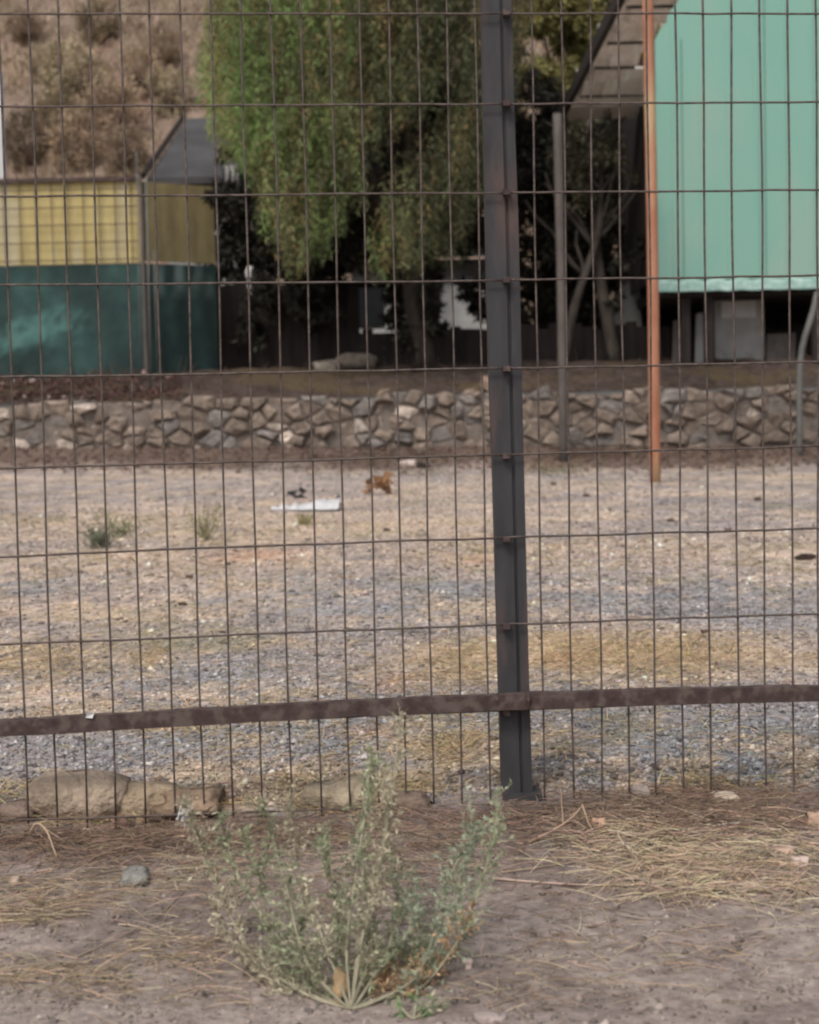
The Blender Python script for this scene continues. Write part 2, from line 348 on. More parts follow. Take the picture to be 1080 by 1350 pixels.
ground_straw('dry_grass', 'sparse pale grass on the far tan part of the yard', 'grass',
             [(350, 150, 740, 200, 40), (250, 300, 700, 180, 30), (200, 620, 720, 150, 30), (200, 880, 730, 160, 25), (120, 750, 615, 80, 5), (90, 60, 690, 90, 20)],
             lin((178, 162, 132)), (.03, .09), .0022, up=.5, bend=.25, lift=.004)
ground_straw('wall_weeds', 'dead brown weeds and twigs along the foot of the stone wall', 'weeds', [(500, 540, 604, 560, 7), (160, 820, 600, 120, 7), (250, 540, 622, 560, 8)], lin((120, 100, 84)), (.05, .22), .004, up=.6, bend=.4, lift=.02)
ground_straw('straw_litter', 'loose bits of straw scattered all over the gravel yard', 'straw',
             [(1500, 540, 900, 520, 110), (1300, 540, 780, 560, 90), (700, 540, 690, 560, 50)], lin((196, 176, 148)), (.02, .07), .0011, up=.03, bend=.3, lift=.004)
ground_straw('green_grass', 'low green growth along the yard edge behind the post', 'grass', [(160, 720, 622, 45, 5), (90, 130, 690, 110, 22), (70, 560, 625, 60, 4)], lin((128, 128, 92)), (.03, .10), .003, up=.7, bend=.2, lift=.0)

# ------------------------------------------------------------------ rocks
def rock(name, p, sx, sy, sz, colr, label, cat='rock', group=None, seed=0, sink=.3):
    r = np.random.default_rng(seed+100); nu, nv = 12, 8; V = []; Fc = []
    w = r.normal(size=(7, 3))*1.5; ph = r.uniform(0, 6, 7)
    for j in range(nv+1):
        th = math.pi*j/nv
        for i in range(nu):
            a = 2*math.pi*(i+.5*(j % 2))/nu; d = np.array([math.sin(th)*math.cos(a), math.sin(th)*math.sin(a), math.cos(th)])
            k = 1+.09*sum(math.sin(float(w[q]@d)*1.5+ph[q]) for q in range(7))+r.uniform(-.06, .06)
            q = np.sign(d)*np.abs(d)**.6
            V.append((p[0]+q[0]*sx*k, p[1]+q[1]*sy*k, p[2]+sz*(1-sink*1.3)*0+q[2]*sz*k+sz*(1-2*sink)))
    for j in range(nv):
        for i in range(nu): Fc.append((j*nu+i, (j+1)*nu+i, (j+1)*nu+(i+1) % nu, j*nu+(i+1) % nu))
    o = obj(name, V, Fc, M['stone'], loc=p, col=np.tile(colr, (len(V), 1)), smooth=True)
    return tag(o, label, cat, group)
def prock(px, py, wpx, hpx, colr, label, group=None, seed=0, name='rock', cat='rock', depth=.7, sink=.2):
    p = hit(px, py); s = p[1]/F; return rock(name, p, wpx*s/2, wpx*s/2*depth, hpx*s/2, lin(colr), label, cat, group, seed, sink)
prock(90, 1068, 124, 70, (172, 156, 140), 'large tan boulder behind the wire at bottom left', seed=1, sink=.36, depth=.5)
prock(172, 1066, 116, 56, (174, 157, 136), 'large yellowish boulder leaning on the tan boulder behind the wire', seed=2, sink=.36, depth=.5)
prock(20, 1078, 50, 28, (150, 132, 122), 'low brown rock at the left edge beside the tan boulder', seed=3)
prock(450, 1056, 96, 50, (158, 146, 128), 'rounded tan rock behind the wire just above the green weed', seed=4, sink=.36)
prock(250, 1072, 100, 36, (150, 130, 112), 'low brown rock right of the yellowish boulder', seed=5, sink=.15)
prock(540, 1062, 60, 24, (128, 112, 102), 'flat brown rock behind the wire left of the dark post', seed=6)
prock(955, 1056, 36, 14, (205, 190, 175), 'flat pale stone under the wire on the right', seed=7)
prock(845, 1050, 26, 18, (165, 155, 148), 'small grey stone under the wire right of the post', seed=8)
prock(180, 1163, 36, 24, (140, 140, 136), 'round grey stone in the litter at left', seed=9)
prock(618, 1278, 13, 14, (220, 200, 195), 'small whitish pebble on bare earth right of the weed', seed=10, name='pebble', cat='pebble')
prock(1056, 1142, 22, 16, (225, 205, 198), 'bright pale pebble in the straw at the right edge', seed=11, name='pebble', cat='pebble')
prock(1034, 1124, 36, 14, (190, 165, 152), 'flat pinkish stone just above the bright pale pebble', seed=12, name='pebble', cat='pebble')
prock(1076, 1092, 26, 24, (205, 175, 155), 'rounded buff stone against the right edge of the picture', seed=13, name='pebble', cat='pebble')
prock(1008, 1222, 20, 12, (150, 138, 132), 'small grey stone below the straw at right', seed=14, name='pebble', cat='pebble')
prock(790, 1092, 20, 18, (200, 165, 145), 'small orange tinted stone beside the broken stalks', seed=15, name='pebble', cat='pebble')
prock(155, 1092, 24, 22, (150, 122, 110), 'small brown stone below the boulders at left', seed=16, name='pebble', cat='pebble')
prock(645, 1345, 40, 14, (170, 158, 155), 'low pinkish grey stone at the bottom edge', seed=17, name='pebble', cat='pebble')
prock(20, 1165, 16, 12, (185, 165, 150), 'small pale stone in the straw at the left edge', seed=18, name='pebble', cat='pebble')
prock(730, 1232, 14, 7, (150, 138, 133), 'small flat grey pebble on the bare earth right of the weed', seed=19, name='pebble', cat='pebble')
prock(538, 614, 26, 9, (225, 210, 205), 'white stone lying at the foot of the stone wall', seed=20, name='pebble', cat='pebble')
prock(1062, 738, 22, 9, (60, 50, 45), 'dark lump lying on the yard near the right edge', seed=21, name='clod', cat='clod')
for i, (x, y, w, h) in enumerate([(250, 762, 10, 4), (240, 798, 12, 5), (930, 835, 12, 6), (845, 885, 12, 5), (772, 655, 9, 5), (885, 688, 9, 5), (510, 700, 9, 5), (730, 640, 8, 5), (1000, 660, 9, 5), (300, 745, 8, 4), (960, 700, 10, 4)]):
    prock(x, y, w, h, (85, 70, 62), 'small dark brown clod scattered on the gravel yard', 'dark clods on the yard', 30+i, 'clod', 'clod')

# ------------------------------------------------------------------ wire fence
FB = at_fence(683, 1045)
fence = thing('metal_fence', FB, 'rusty welded wire mesh fence with dark steel post and brown rail', 'fence')
post_px = [(-60, 634, 673), (137, 637.5, 678), (300, 641, 684), (480, 645, 688), (610, 650, 691), (900, 658, 698), (1000, 661, 701), (1058, 663, 703)]
def post_strip(fr0, fr1, y0, y1, name, m):
    V = []; Fc = []
    for i, (py, a, b) in enumerate(post_px):
        for fr, dd in ((fr0, y0), (fr1, y0), (fr1, y1), (fr0, y1)):
            p = at_fence(a+(b-a)*fr, py, .006); V.append(p+np.array([0, dd, 0]))
        if i:
            for k in range(4): Fc.append(((i-1)*4+k, i*4+k, i*4+(k+1) % 4, (i-1)*4+(k+1) % 4))
    Fc.append((0, 1, 2, 3)); n = len(V); Fc.append((n-1, n-2, n-3, n-4))
    o = obj(name, V, [f[::-1] for f in Fc], m, fence); return o
po = post_strip(0, .60, .0, .05, 'post', M['post'])
post_strip(.605, .70, .006, .045, 'post_web', M['post'])
post_strip(.705, 1.0, .001, .05, 'post_flange', M['post'])
mb = MB(); p = at_fence(690, 1050, .03); mb.box(p[0]-.034, p[0]+.030, p[1]-.03, p[1]+.03, p[2]-.02, p[2]+.012); mb.build('post_foot', M['post'], fence)
def wireline(P, r, n, m=6):
    return MB().tube(resample(P, n), r, m)
rows = [(18, 18, 18), (140, 138, 134), (259, 255, 250), (376, 371, 363), (497, 488, 477), (618, 603, 588), (734, 713, 697), (850, 828, 809), (967, 942, 922), (1082, 1064, 1046), (-102, -99, -97)]
for a_, b_, c_ in rows[:9]:
    q = at_fence(668, b_-2, -.007); mb = MB()
    mb.box(q[0]-.006, q[0]+.006, q[1]-.004, q[1]+.012, q[2]-.0045, q[2]+.0045); mb.build('clip', M['rust'], fence)
q = at_fence(676, 924, -.02); 
for sx in (-.026, .026): MB().tube([q+np.array([sx, -.004, -.013]), q+np.array([sx*1.02, -.0055, .002]), q+np.array([sx, -.004, .013])], [.0025, .004, .0025], 6).build('weld_bead', M['rust'], fence)
# rail
rl = MB(); cc = [(-260, 971), (0, 959.5), (250, 945), (420, 935), (520, 930.5), (700, 923), (880, 917), (1080, 913), (1340, 906)]
P = [at_fence(x, y, -.012) for x, y in cc]; P = resample(P, 40); V = []; Fc = []
for i, q in enumerate(P):
    w = .0135+.0006*math.sin(i*1.7); 
    for dy, dz in ((-.013, -w), (.007, -w), (.007, w), (-.013, w)): V.append(q+np.array([0, dy, dz+.0006*math.sin(i*2.3)]))
    if i:
        for k in range(4): Fc.append(((i-1)*4+k, i*4+k, i*4+(k+1) % 4, (i-1)*4+(k+1) % 4))
rail = obj('rail', V, Fc, M['rust'], fence)
wl = [-58, -19, 20, 59, 98.5, 137.5, 177.5, 216.5, 256, 295, 334, 373.5, 412.5, 450.5, 489, 526, 563, 601, 638]
wr = [711, 750, 787.5, 823.5, 860, 897, 933, 970, 1007, 1043.5, 1079, 1114, 1149]
def mesh_panel(xl, lo, hi):
    mb = MB()
    for x in xl:
        q = at_fence(x, 620); b = at_fence(x, 1100)
        zs = np.linspace(b[2]+random.uniform(-.01, .02), 1.62, 16); j = random.uniform(-.002, .002)
        ph = random.uniform(0, 6); mb.tube([(q[0]+j*math.sin(k*.5)+.0008*math.sin(k*1.3+ph), q[1]+.0012*math.sin(k*.9+ph), z) for k, z in enumerate(zs)], .00185, 5)
    for a, b, c in rows:
        pts = []
        for x in np.linspace(lo, hi, 14):
            t = x/1080; y = a*(1-t)*(1-2*t)+b*4*t*(1-t)+c*t*(2*t-1)
            pts.append(at_fence(x, y+random.uniform(-.7, .7), -.0045))
        mb.tube(pts, .0019, 5)
    mb.build('wire_mesh', M['wire'], fence, smooth=True)
mesh_panel(wl, -75, 668); mesh_panel(wr, 672, 1165)

# ------------------------------------------------------------------ stone retaining wall
WY = 16.0; rs = np.random.default_rng(3)
def clip(poly, nx_, ny_, d):
    out = []
    for i in range(len(poly)):
        a = poly[i]; b = poly[(i+1) % len(poly)]; da = a[0]*nx_+a[1]*ny_-d; db = b[0]*nx_+b[1]*ny_-d
        if da <= 0: out.append(a)
        if da*db < 0: t = da/(da-db); out.append((a[0]+(b[0]-a[0])*t, a[1]+(b[1]-a[1])*t))
    return out
pts = []; zr = .26; row = 0
while zr < 1.02:
    x = -9.5+rs.uniform(0, .2)
    while x < 9.5:
        w = rs.choice([.07, .15, .27, .42], p=[.25, .3, .25, .2]); x += w*.5
        pts.append((x, zr+rs.uniform(-.07, .07))); x += w*.5+.01
    zr += .125; row += 1
pts = np.array(pts)
wall = thing('stone_wall', (0, WY, .2), 'low retaining wall of rough fieldstones across the back of the yard', 'stone wall')
MBs = MB(); tops = lambda x: .95+.075*float(fbm(x, 0., .5, 3))
for i, (cx, cz) in enumerate(pts):
    if cz > .98: continue
    dd = (pts[:, 0]-cx)**2+((pts[:, 1]-cz)*1.5)**2; nb = np.argsort(dd)[1:14]
    poly = [(cx-.35, cz-.2), (cx+.35, cz-.2), (cx+.35, cz+.2), (cx-.35, cz+.2)]
    for j in nb:
        ax, az = pts[j]; nx_, nz_ = ax-cx, (az-cz)*2.0; l = math.hypot(nx_, nz_); nx_ /= l; nz_ /= l
        poly = clip(poly, nx_, nz_, (cx+ax)/2*nx_+(cz+az)/2*nz_-.004)
        if len(poly) < 3: break
    if len(poly) < 3: continue
    poly = clip(poly, 0, 1, tops(cx))
    if len(poly) < 3: continue
    n = len(poly); P = np.array(poly); P = P+rs.uniform(-.012, .012, P.shape); c = P.mean(0); dep = rs.uniform(.0, .11)
    shade = rs.choice([.75, .9, 1., 1.15], p=[.2, .35, .3, .15])
    base = np.array(lin((144, 131, 121))) if rs.uniform() < .75 else np.array(lin((136, 130, 127)))
    if rs.uniform() < .06: base = np.array(lin((205, 192, 182)))
    if rs.uniform() < .05: continue
    V = [(x, WY+.03, z) for x, z in P]+[(c[0]+(x-c[0])*rs.uniform(.88, 1.0), WY-dep*.6+rs.uniform(-.01, .01), c[1]+(z-c[1])*rs.uniform(.86, .99)) for x, z in P]+[(c[0]+(x-c[0])*.62+rs.uniform(-.02, .02), WY-dep+rs.uniform(-.012, .012), c[1]+(z-c[1])*.6+rs.uniform(-.02, .02)) for x, z in P]+[(c[0], WY-dep-rs.uniform(-.01, .015), c[1])]
    Fc = []
    for k in range(n):
        k2 = (k+1) % n; Fc += [(k, k2, n+k2, n+k), (n+k, n+k2, 2*n+k2, 2*n+k), (2*n+k, 2*n+k2, 3*n)]
    MBs.add(V, Fc, np.clip(base*shade, .02, .7))
MBs.build('stonework', M['stone'], wall)
b = MB(); b.box(-9.5, 9.5, WY-.012, WY+.4, .0, .90); b.build('mortar', M['mortar'], wall)

# ------------------------------------------------------------------ terrace and hillside
def sheet(name, xs, ys, zf, m, kind='structure'):
    X, Y = np.meshgrid(xs, ys); Z = zf(X, Y); ny, nx = X.shape; idx = np.arange(nx*ny).reshape(ny, nx)
    Fq = np.stack([idx[:-1, :-1], idx[:-1, 1:], idx[1:, 1:], idx[1:, :-1]], -1).reshape(-1, 4)
    o = obj(name, np.stack([X, Y, Z], -1).reshape(-1, 3), Fq, m, smooth=True); o['kind'] = kind; return o
def tz(X, Y):
    t = np.clip((Y-16.3)/2.5, 0, 1)
    return .93+t*.42+.04*wav(X, Y, .3, 8)*np.clip((Y-16.2)/.4, 0, 1)+.02*wav(X, Y, .1, 19)*np.clip((Y-16.2)/.4, 0, 1)
sheet('terrace', np.arange(-24, 24.01, .12), np.r_[np.arange(16.15, 19.5, .06), np.arange(19.5, 26.1, .4)], tz, M['bank'])
def hz(X, Y):
    d = np.clip(Y-25, 0, 200); return 1.2+d*.62+(.9*wav(X, Y, 6, 2)+.35*wav(X, Y, 2.0, 9)+.14*wav(X, Y, .7, 12))*np.clip(d/6, 0, 1)-.0*X
sheet('hillside', np.arange(-90, 90.1, .6), np.r_[np.arange(24, 60, .35), np.arange(60, 130, 1.5)], hz, M['hill'])
# soil heaped against the wall foot
P = np.array([(x, WY-abs(rs.normal(0, .6)), 0) for x in np.linspace(-9, 9, 4200)]); P[:, 2] = gz(P[:, 0], P[:, 1])
S = rs.uniform(.008, .035, len(P)); V, Fc, C = stones(P, S, cvar(lin((100, 82, 73)), len(P), .45), .7)
tag(obj('rubble', V, Fc, M['gravel'], col=C), 'brown crumbled soil and rubble along the foot of the stone wall', 'rubble', kind='stuff')

# rubble on the terrace, left
P = []; 
for i in range(700):
    px = rng.uniform(-120, 235); py = rng.normal(503, 10); D = 16.5+rng.uniform(0, 2.0); q = at(px, py, D); P.append((q[0], D, float(tz(q[0], D))+rng.uniform(0, .06)))
P = np.array(P); n = len(P); C = cvar(lin((92, 68, 62)), n, .5); k = rng.uniform(size=n) < .10; C[k] = cvar(lin((170, 150, 145)), k.sum(), .2)
V, Fc, C = stones(P, rng.uniform(.012, .045, n), C, .8); tag(obj('rubble', V, Fc, M['gravel'], col=C), 'reddish rubble heaped on the terrace below the green hoarding', 'rubble', kind='stuff')
n = 380; px = rng.uniform(-120, 240, n); P = np.array([(at(a, 500, 17.3)[0], 17.2+rng.uniform(-.8, .8), 0) for a in px]); P[:, 2] = [float(tz(q[0], q[1])) for q in P]
a = rng.uniform(0, 6.28, n); D = np.stack([np.cos(a), np.sin(a), rng.uniform(.2, 1.5, n)], 1); D /= np.linalg.norm(D, axis=1)[:, None]
V, Fc, C = straws(P, D, rng.uniform(.08, .4, n), np.full(n, .006), cvar(lin((100, 82, 74)), n, .4)); tag(obj('dead_twigs', V, Fc, M['straw'], col=C), 'dead brown twigs sprouting from the rubble on the terrace', 'twigs', kind='stuff')
n = 1500; Px = rng.uniform(-9, 9, n); Py = rng.uniform(16.25, 18.6, n); P = np.stack([Px, Py, tz(Px, Py)], 1)
a = rng.uniform(0, 6.28, n); D = np.stack([np.cos(a), np.sin(a), rng.uniform(.0, .9, n)], 1); D /= np.linalg.norm(D, axis=1)[:, None]
V, Fc, C = straws(P, D, rng.uniform(.05, .22, n), np.full(n, .005), cvar(lin((112, 92, 76)), n, .45)); tag(obj('dry_grass', V, Fc, M['straw'], col=C), 'thin dry grass on the brown bank above the stone wall', 'grass', kind='stuff')
def trock(px, D, w, h, c, label, seed):
    x = at(px, 500, D)[0]; return rock('rock', (x, D, float(tz(x, D))), w/2, w/3, h/2, lin(c), label, 'rock', None, seed, .1)
trock(432, 18.6, .38, .16, (140, 132, 122), 'flat grey rock on the bank under the weeping tree', 61)
trock(470, 18.7, .42, .20, (128, 120, 112), 'larger grey rock beside the flat rock on the bank', 62)
trock(650, 16.4, .3, .22, (150, 130, 115), 'pale brown rock on top of the stone wall behind the post', 63)

# ------------------------------------------------------------------ painted hoarding on the left
def quad_slab(mb, a0, a1, z0, z1, th=.04, ribs=0, c=None):
    """upright slab between two plan points a0->a1"""
    a0 = np.array(a0); a1 = np.array(a1); d = a1-a0; L = np.linalg.norm(d); d /= L; nrm = np.array([d[1], -d[0]])
    m = max(1, int(L/.11)) if ribs else 1; V = []; Fc = []
    for i in range(m+1):
        q = a0+d*L*i/m+nrm*(ribs*(i % 2))
        for (o, z) in ((0, z0), (0, z1), (-th, z1), (-th, z0)): V.append((q[0]+nrm[0]*o, q[1]+nrm[1]*o, z))
        if i:
            for k in range(4): Fc.append(((i-1)*4+k, (i-1)*4+(k+1) % 4, i*4+(k+1) % 4, i*4+k))
    Fc.append((3, 2, 1, 0)); n = len(V); Fc.append((n-4, n-3, n-2, n-1)); mb.add(V, Fc, c); return mb
HD = 18.4
c0 = at(-230, 400, HD); c1 = at(190, 400, HD); c2 = at(286, 400, HD+.5)
zt = at(95, 238, HD)[2]; zm = at(95, 348, HD)[2]; zb = at(95, 492, HD)[2]
hd = thing('painted_hoarding', (c1[0], HD, zb), 'boundary hoarding with yellow upper sheets over dark green lower sheets', 'hoarding')
quad_slab(MB(), c0[:2], c1[:2], zm, zt, ribs=.006).build('yellow_sheet', M['yellow'], hd)
tag(quad_slab(MB(), c1[:2]+np.array([.03, .0]), c2[:2], zm+.02, zt-.03, ribs=.006).build('yellow_sheet', M['shadedyellow'], hd), 'yellow sheet darkened by painted tree shade')
def green(a, b, light):
    mb = MB(); quad_slab(mb, a, b, zb-.15, zm-.01, ribs=0); o = mb
    nx_, nz_ = 60, 24; X_ = np.linspace(0, 1, nx_); Z_ = np.linspace(0, 1, nz_); V = []; C = []
    A = np.array(a); B = np.array(b)
    for z in Z_:
        for x in X_:
            q = A+(B-A)*x; V.append((q[0], q[1]-.012, zb-.15+(zm-.01-zb+.15)*z))
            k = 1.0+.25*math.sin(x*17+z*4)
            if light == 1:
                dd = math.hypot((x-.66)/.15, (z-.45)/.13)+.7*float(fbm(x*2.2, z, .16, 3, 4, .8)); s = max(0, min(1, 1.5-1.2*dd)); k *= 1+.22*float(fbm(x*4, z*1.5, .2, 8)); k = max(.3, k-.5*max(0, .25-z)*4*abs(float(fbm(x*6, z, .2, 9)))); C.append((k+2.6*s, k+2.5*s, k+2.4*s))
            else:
                s = max(0, min(1, (z-.70)*5))*max(0, min(1, 1.2*float(wav(x*3, z*.6, .16, 6))+.3)); C.append((k*.6+5*s, k*.6+2.6*s, k*.6+2.8*s))  # second sheet's green darkened, tree shade painted in; the pale streaks are paint
    Fc = [(j*nx_+i, j*nx_+i+1, (j+1)*nx_+i+1, (j+1)*nx_+i) for j in range(nz_-1) for i in range(nx_-1)]
    n0 = len(mb.V); mb.V += V; mb.F += [tuple(i+n0 for i in f) for f in Fc]; mb.C += C
    return mb.build('green_sheet', M['green'], hd)
tag(green(c0[:2], c1[:2], 1), 'green sheet with a faded pale patch'); tag(green(c1[:2]+np.array([.03, 0]), c2[:2], 2), 'green sheet with pale streaks below its top edge')
mb = MB(); mb.box(c1[0]-.012, c1[0]+.028, HD-.06, HD-.015, zb-.1, zt+.03); mb.build('corner_post', M['greymetal'], hd)
mb = MB(); mb.box(c0[0], c1[0]-.022, HD-.06, HD-.014, zt-.02, zt+.03); mb.build('top_rail', M['rust'], hd)
mb = MB()
for k in range(24):
    x = c1[0]-.19*(k+.6); mb.tube([(x, HD-.05, zm), (x, HD-.05, zt)], .006, 4)
for z in np.linspace(zm+.04, zt-.12, 5): mb.tube([(c0[0], HD-.062, z), (c1[0]-.03, HD-.062, z)], .006, 4)
mb.build('wire_grille', M['rust'], hd)
for px, D, top, bot, nm in ((186, 17.3, 200, 510, 'thin galvanised pole before the yellow hoarding corner'), (199, 17.0, 235, 523, 'slightly thicker galvanised pole right of the thin one at the corner'), (209, 17.9, 330, 505, 'short thin galvanised pole furthest right at the hoarding corner')):
    a = at(px, bot, D); a[2] = float(tz(a[0], D))-.05; t = at(px-6, top, D); mb = MB().tube([a, t], .008 if px != 199 else .012, 6); tag(mb.build('metal_pole', M['palemetal'], loc=a, smooth=True), nm, 'pole')

# far left pale pillar
a = at(1, 240, 20); t = at(1, 93, 20); mb = MB(); root = thing('pale_pillar', a, 'pale pillar with dark opening at the left edge above the hoarding', 'pillar')
mb.box(a[0]-.02, a[0]+.05, 20, 20.12, 1.3, t[2]); mb.build('shaft', M['white'], root)
mb = MB(); mb.box(a[0]-.9, a[0]-.025, 20.03, 20.1, at(1, 130, 20)[2], t[2]-.04); mb.build('dark_panel', M['dark'], root)

# grey-roofed house
e0 = at(196, 236, 21.); r0_ = at(246, 156, 23.5); X1 = -2.0
hs = thing('small_house', (-3, 21, 1.3), 'small house with grey sloping roof half hidden by the weeping tree', 'house')
mb = MB(); V = [(e0[0], 20.9, e0[2]), (X1, 20.9, e0[2]), (X1, 23.5, r0_[2]), (r0_[0]+.0, 23.5, r0_[2])]; V += [(x, y, z-.09) for x, y, z in V]
mb.add(V, [(0, 1, 2, 3), (7, 6, 5, 4), (0, 4, 5, 1), (1, 5, 6, 2), (2, 6, 7, 3), (3, 7, 4, 0)]); mb.build('roof', M['roofgrey'], hs)
mb = MB(); mb.tube([(e0[0]-.05, 20.85, e0[2]+.02), (r0_[0]-.05, 23.5, r0_[2]+.02)], .055, 4); mb.build('barge_board', M['darkwood'], hs)
mb = MB(); mb.box(e0[0]+.2, X1-.1, 21.2, 23.3, 1.2, e0[2]-.03); mb.build('wall', M['concrete'], hs)
a = at(311, 232, 20.4); root = thing('barred_screen', (a[0], 20.4, 1.35), 'small white barred panel beside the grey roof and tree', 'panel')
mb = MB(); mb.box(a[0]-.17, a[0]+.17, 20.4, 20.46, a[2]-.12, a[2]+.14); mb.build('board', M['white'], root)
mb = MB()
for k in range(5): mb.box(a[0]-.17+.075*k, a[0]-.155+.075*k, 20.37, 20.397, a[2]-.12, a[2]+.14)
mb.build('bars', M['greymetal'], root)
mb = MB(); mb.box(a[0]-.19, a[0]-.17+.02, 20.47, 20.52, 1.3, a[2]+.1).box(a[0]+.13, a[0]+.17, 20.47, 20.52, 1.3, a[2]+.1); mb.build('legs', M['darkwood'], root)

# pale house far behind the trees
ph_ = thing('pale_house', (.0, 23.5, 1.3), 'pale house glimpsed behind the trunks between weeping tree and post', 'house')
a = at(462, 345, 23.5); b_ = at(655, 345, 23.5)
mb = MB(); mb.box(a[0], b_[0], 23.5, 25.4, 1.2, a[2]); mb.build('wall', M['white'], ph_)
mb = MB(); V = [(a[0]-.2, 23.2, a[2]+.002), (b_[0]+.2, 23.2, a[2]+.002), (b_[0]+.2, 24.6, a[2]+.6), (a[0]-.2, 24.6, a[2]+.6)]; V += [(x, y, z+.08) for x, y, z in V]
mb.add(V, [(3, 2, 1, 0), (4, 5, 6, 7), (0, 1, 5, 4), (1, 2, 6, 5), (2, 3, 7, 6), (3, 0, 4, 7)]); mb.build('roof', M['roofgrey'], ph_)
for px in (488, 560):
    w = at(px, 400, 23.5); mb = MB(); mb.box(w[0]-.22, w[0]+.22, 23.47, 23.497, w[2]-.35, w[2]+.35); fr = mb.build('window', M['dark'], ph_)

# dark plank fences on the terrace
def plank_fence(px0, px1, D, ytop, label, step=.14):
    a = at(px0, 480, D); b = at(px1, 480, D); zt_ = at((px0+px1)/2, ytop, D)[2]
    root = thing('plank_fence', (a[0], D, 1.3), label, 'fence'); mb = MB(); x = a[0]
    while x < b[0]:
        h = zt_+rs.uniform(-.05, .04); o = rs.uniform(0, .012); mb.box(x, x+step-.001, D+o, D+.025+o, 1.2, h); x += step
    mb.build('planks', M['darkwood'], root)
    mb = MB(); mb.box(a[0], b[0], D+.04, D+.1, zt_-.2, zt_-.12).box(a[0], b[0], D+.04, D+.1, 1.5, 1.58); mb.build('rails', M['darkwood'], root)
    return root
plank_fence(288, 462, 19.5, 372, 'tall dark plank fence right of the green hoarding')
plank_fence(464, 872, 19.4, 431, 'low dark plank fence under the trees in the middle')
plank_fence(874, 1330, 19.6, 428, 'low dark plank fence below the teal shed')

# ------------------------------------------------------------------ poles
def pole(px0, py0, px1, py1, D, r, m, label, nm='metal_pole'):
    a = hit(px0, py0); D = a[1]; a = a-np.array([0, 0, .05]); t = at(px1, py1, D)
    mb = MB().tube(resample([a, (a+t)/2+np.array([.01, 0, 0]), t], 14), r, 10); return tag(mb.build(nm, m, loc=a, smooth=True), label, 'pole')
pole(864, 636, 853, -60, 14.2, .044, M['orange'], 'rusty orange pole standing in the yard before the teal shed')
pole(743, 609, 735, 150, 15.55, .045, M['greymetal'], 'grey brown pole carrying the corner of the slatted roof')

# ------------------------------------------------------------------ teal shed and slatted roof
TD = 15.6+2.2
zb_ = at(970, 383, TD)[2]
xl = at(866, 250, TD)[0]; xr = xl+5.5; ztop = 8.6
k0 = at(866, 52, TD); k1 = at(897, -5, TD); s_ = (k1[0]-k0[0])/(k1[2]-k0[2])
shed = thing('teal_shed', (xl, TD, 1.3), 'tall teal sheet metal shed raised on dark posts at right', 'shed')
V = []; Fc = []; i = 0; x = xl; zb2 = zb_+.14
rib = [(0, 0), (.17, 0), (.185, -.016), (.225, -.016), (.24, 0)]
xsr = []
while x < xr:
    for dx, dy in rib: xsr.append((x+dx, TD+dy))
    x += .32
for x, y in xsr:
    zt_ = ztop if x > k1[0] else k0[2]+(x-xl)/s_
    V += [(x, y, zb2), (x, y, max(zt_, zb2+.5))]
for i in range(len(xsr)-1): Fc.append((2*i, 2*i+2, 2*i+3, 2*i+1))
n = len(V); V += [(x, y+.03, z) for x, y, z in V]
for i in range(len(xsr)-1): Fc.append((n+2*i+1, n+2*i+3, n+2*i+2, n+2*i)); Fc.append((2*i, n+2*i, n+2*i+2, 2*i+2))
Fc += [(0, 1, n+1, n), (2*len(xsr)-2, n+2*len(xsr)-2, n+2*len(xsr)-1, 2*len(xsr)-1)]
obj('wall_sheet', V, Fc, M['teal'], shed)
mb = MB()
for k in range(6): mb.box(xl+.295+.96*k, xl+.310+.96*k, TD-.006, TD-.001, zb2, ztop if k else k0[2])
mb.build('sheet_joints', M['tealjoint'], shed)
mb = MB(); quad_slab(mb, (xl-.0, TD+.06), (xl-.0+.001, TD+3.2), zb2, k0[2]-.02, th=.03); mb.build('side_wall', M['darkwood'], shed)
V = []; Fc = []; n = 60
for i in range(n+1):
    x = xl-.02+(xr-xl)*i/n; o = .02*math.sin(i*1.9)+.012*math.sin(i*4.1)
    V += [(x, TD-.05+o*.6, zb_-.0+o*.25), (x, TD-.035+o*.6, zb_+.095+o), (x, TD-.012+o*.2, zb_+.135+o*.5)]
    if i:
        for k in range(2): Fc.append(((i-1)*3+k, i*3+k, i*3+k+1, (i-1)*3+k+1))
m_ = len(V); V += [(x, y+.012, z) for x, y, z in V]; Fc += [tuple(m_+q for q in f[::-1]) for f in Fc]
obj('bottom_trim', V, Fc, M['tealedge'], shed)
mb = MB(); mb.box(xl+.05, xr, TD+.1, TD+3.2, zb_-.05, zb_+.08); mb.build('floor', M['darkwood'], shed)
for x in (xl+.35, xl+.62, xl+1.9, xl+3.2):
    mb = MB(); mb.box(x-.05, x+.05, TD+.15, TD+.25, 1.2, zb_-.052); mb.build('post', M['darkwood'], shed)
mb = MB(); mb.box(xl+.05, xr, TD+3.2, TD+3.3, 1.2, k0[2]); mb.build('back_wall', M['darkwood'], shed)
a = at(975, 408, 18.6); root = thing('pale_cabinet', (a[0], 18.6, 1.3), 'pale grey cabinet standing in the dark under the teal shed', 'cabinet')
mb = MB(); mb.box(a[0]-.30, a[0]+.30, 18.6, 18.95, 1.25, a[2]+.17); mb.build('body', M['concrete'], root)
mb = MB(); mb.box(a[0]-.22, a[0]+.2, 18.58, 18.597, a[2]-.1, a[2]+.1); mb.build('door', M['white'], root)
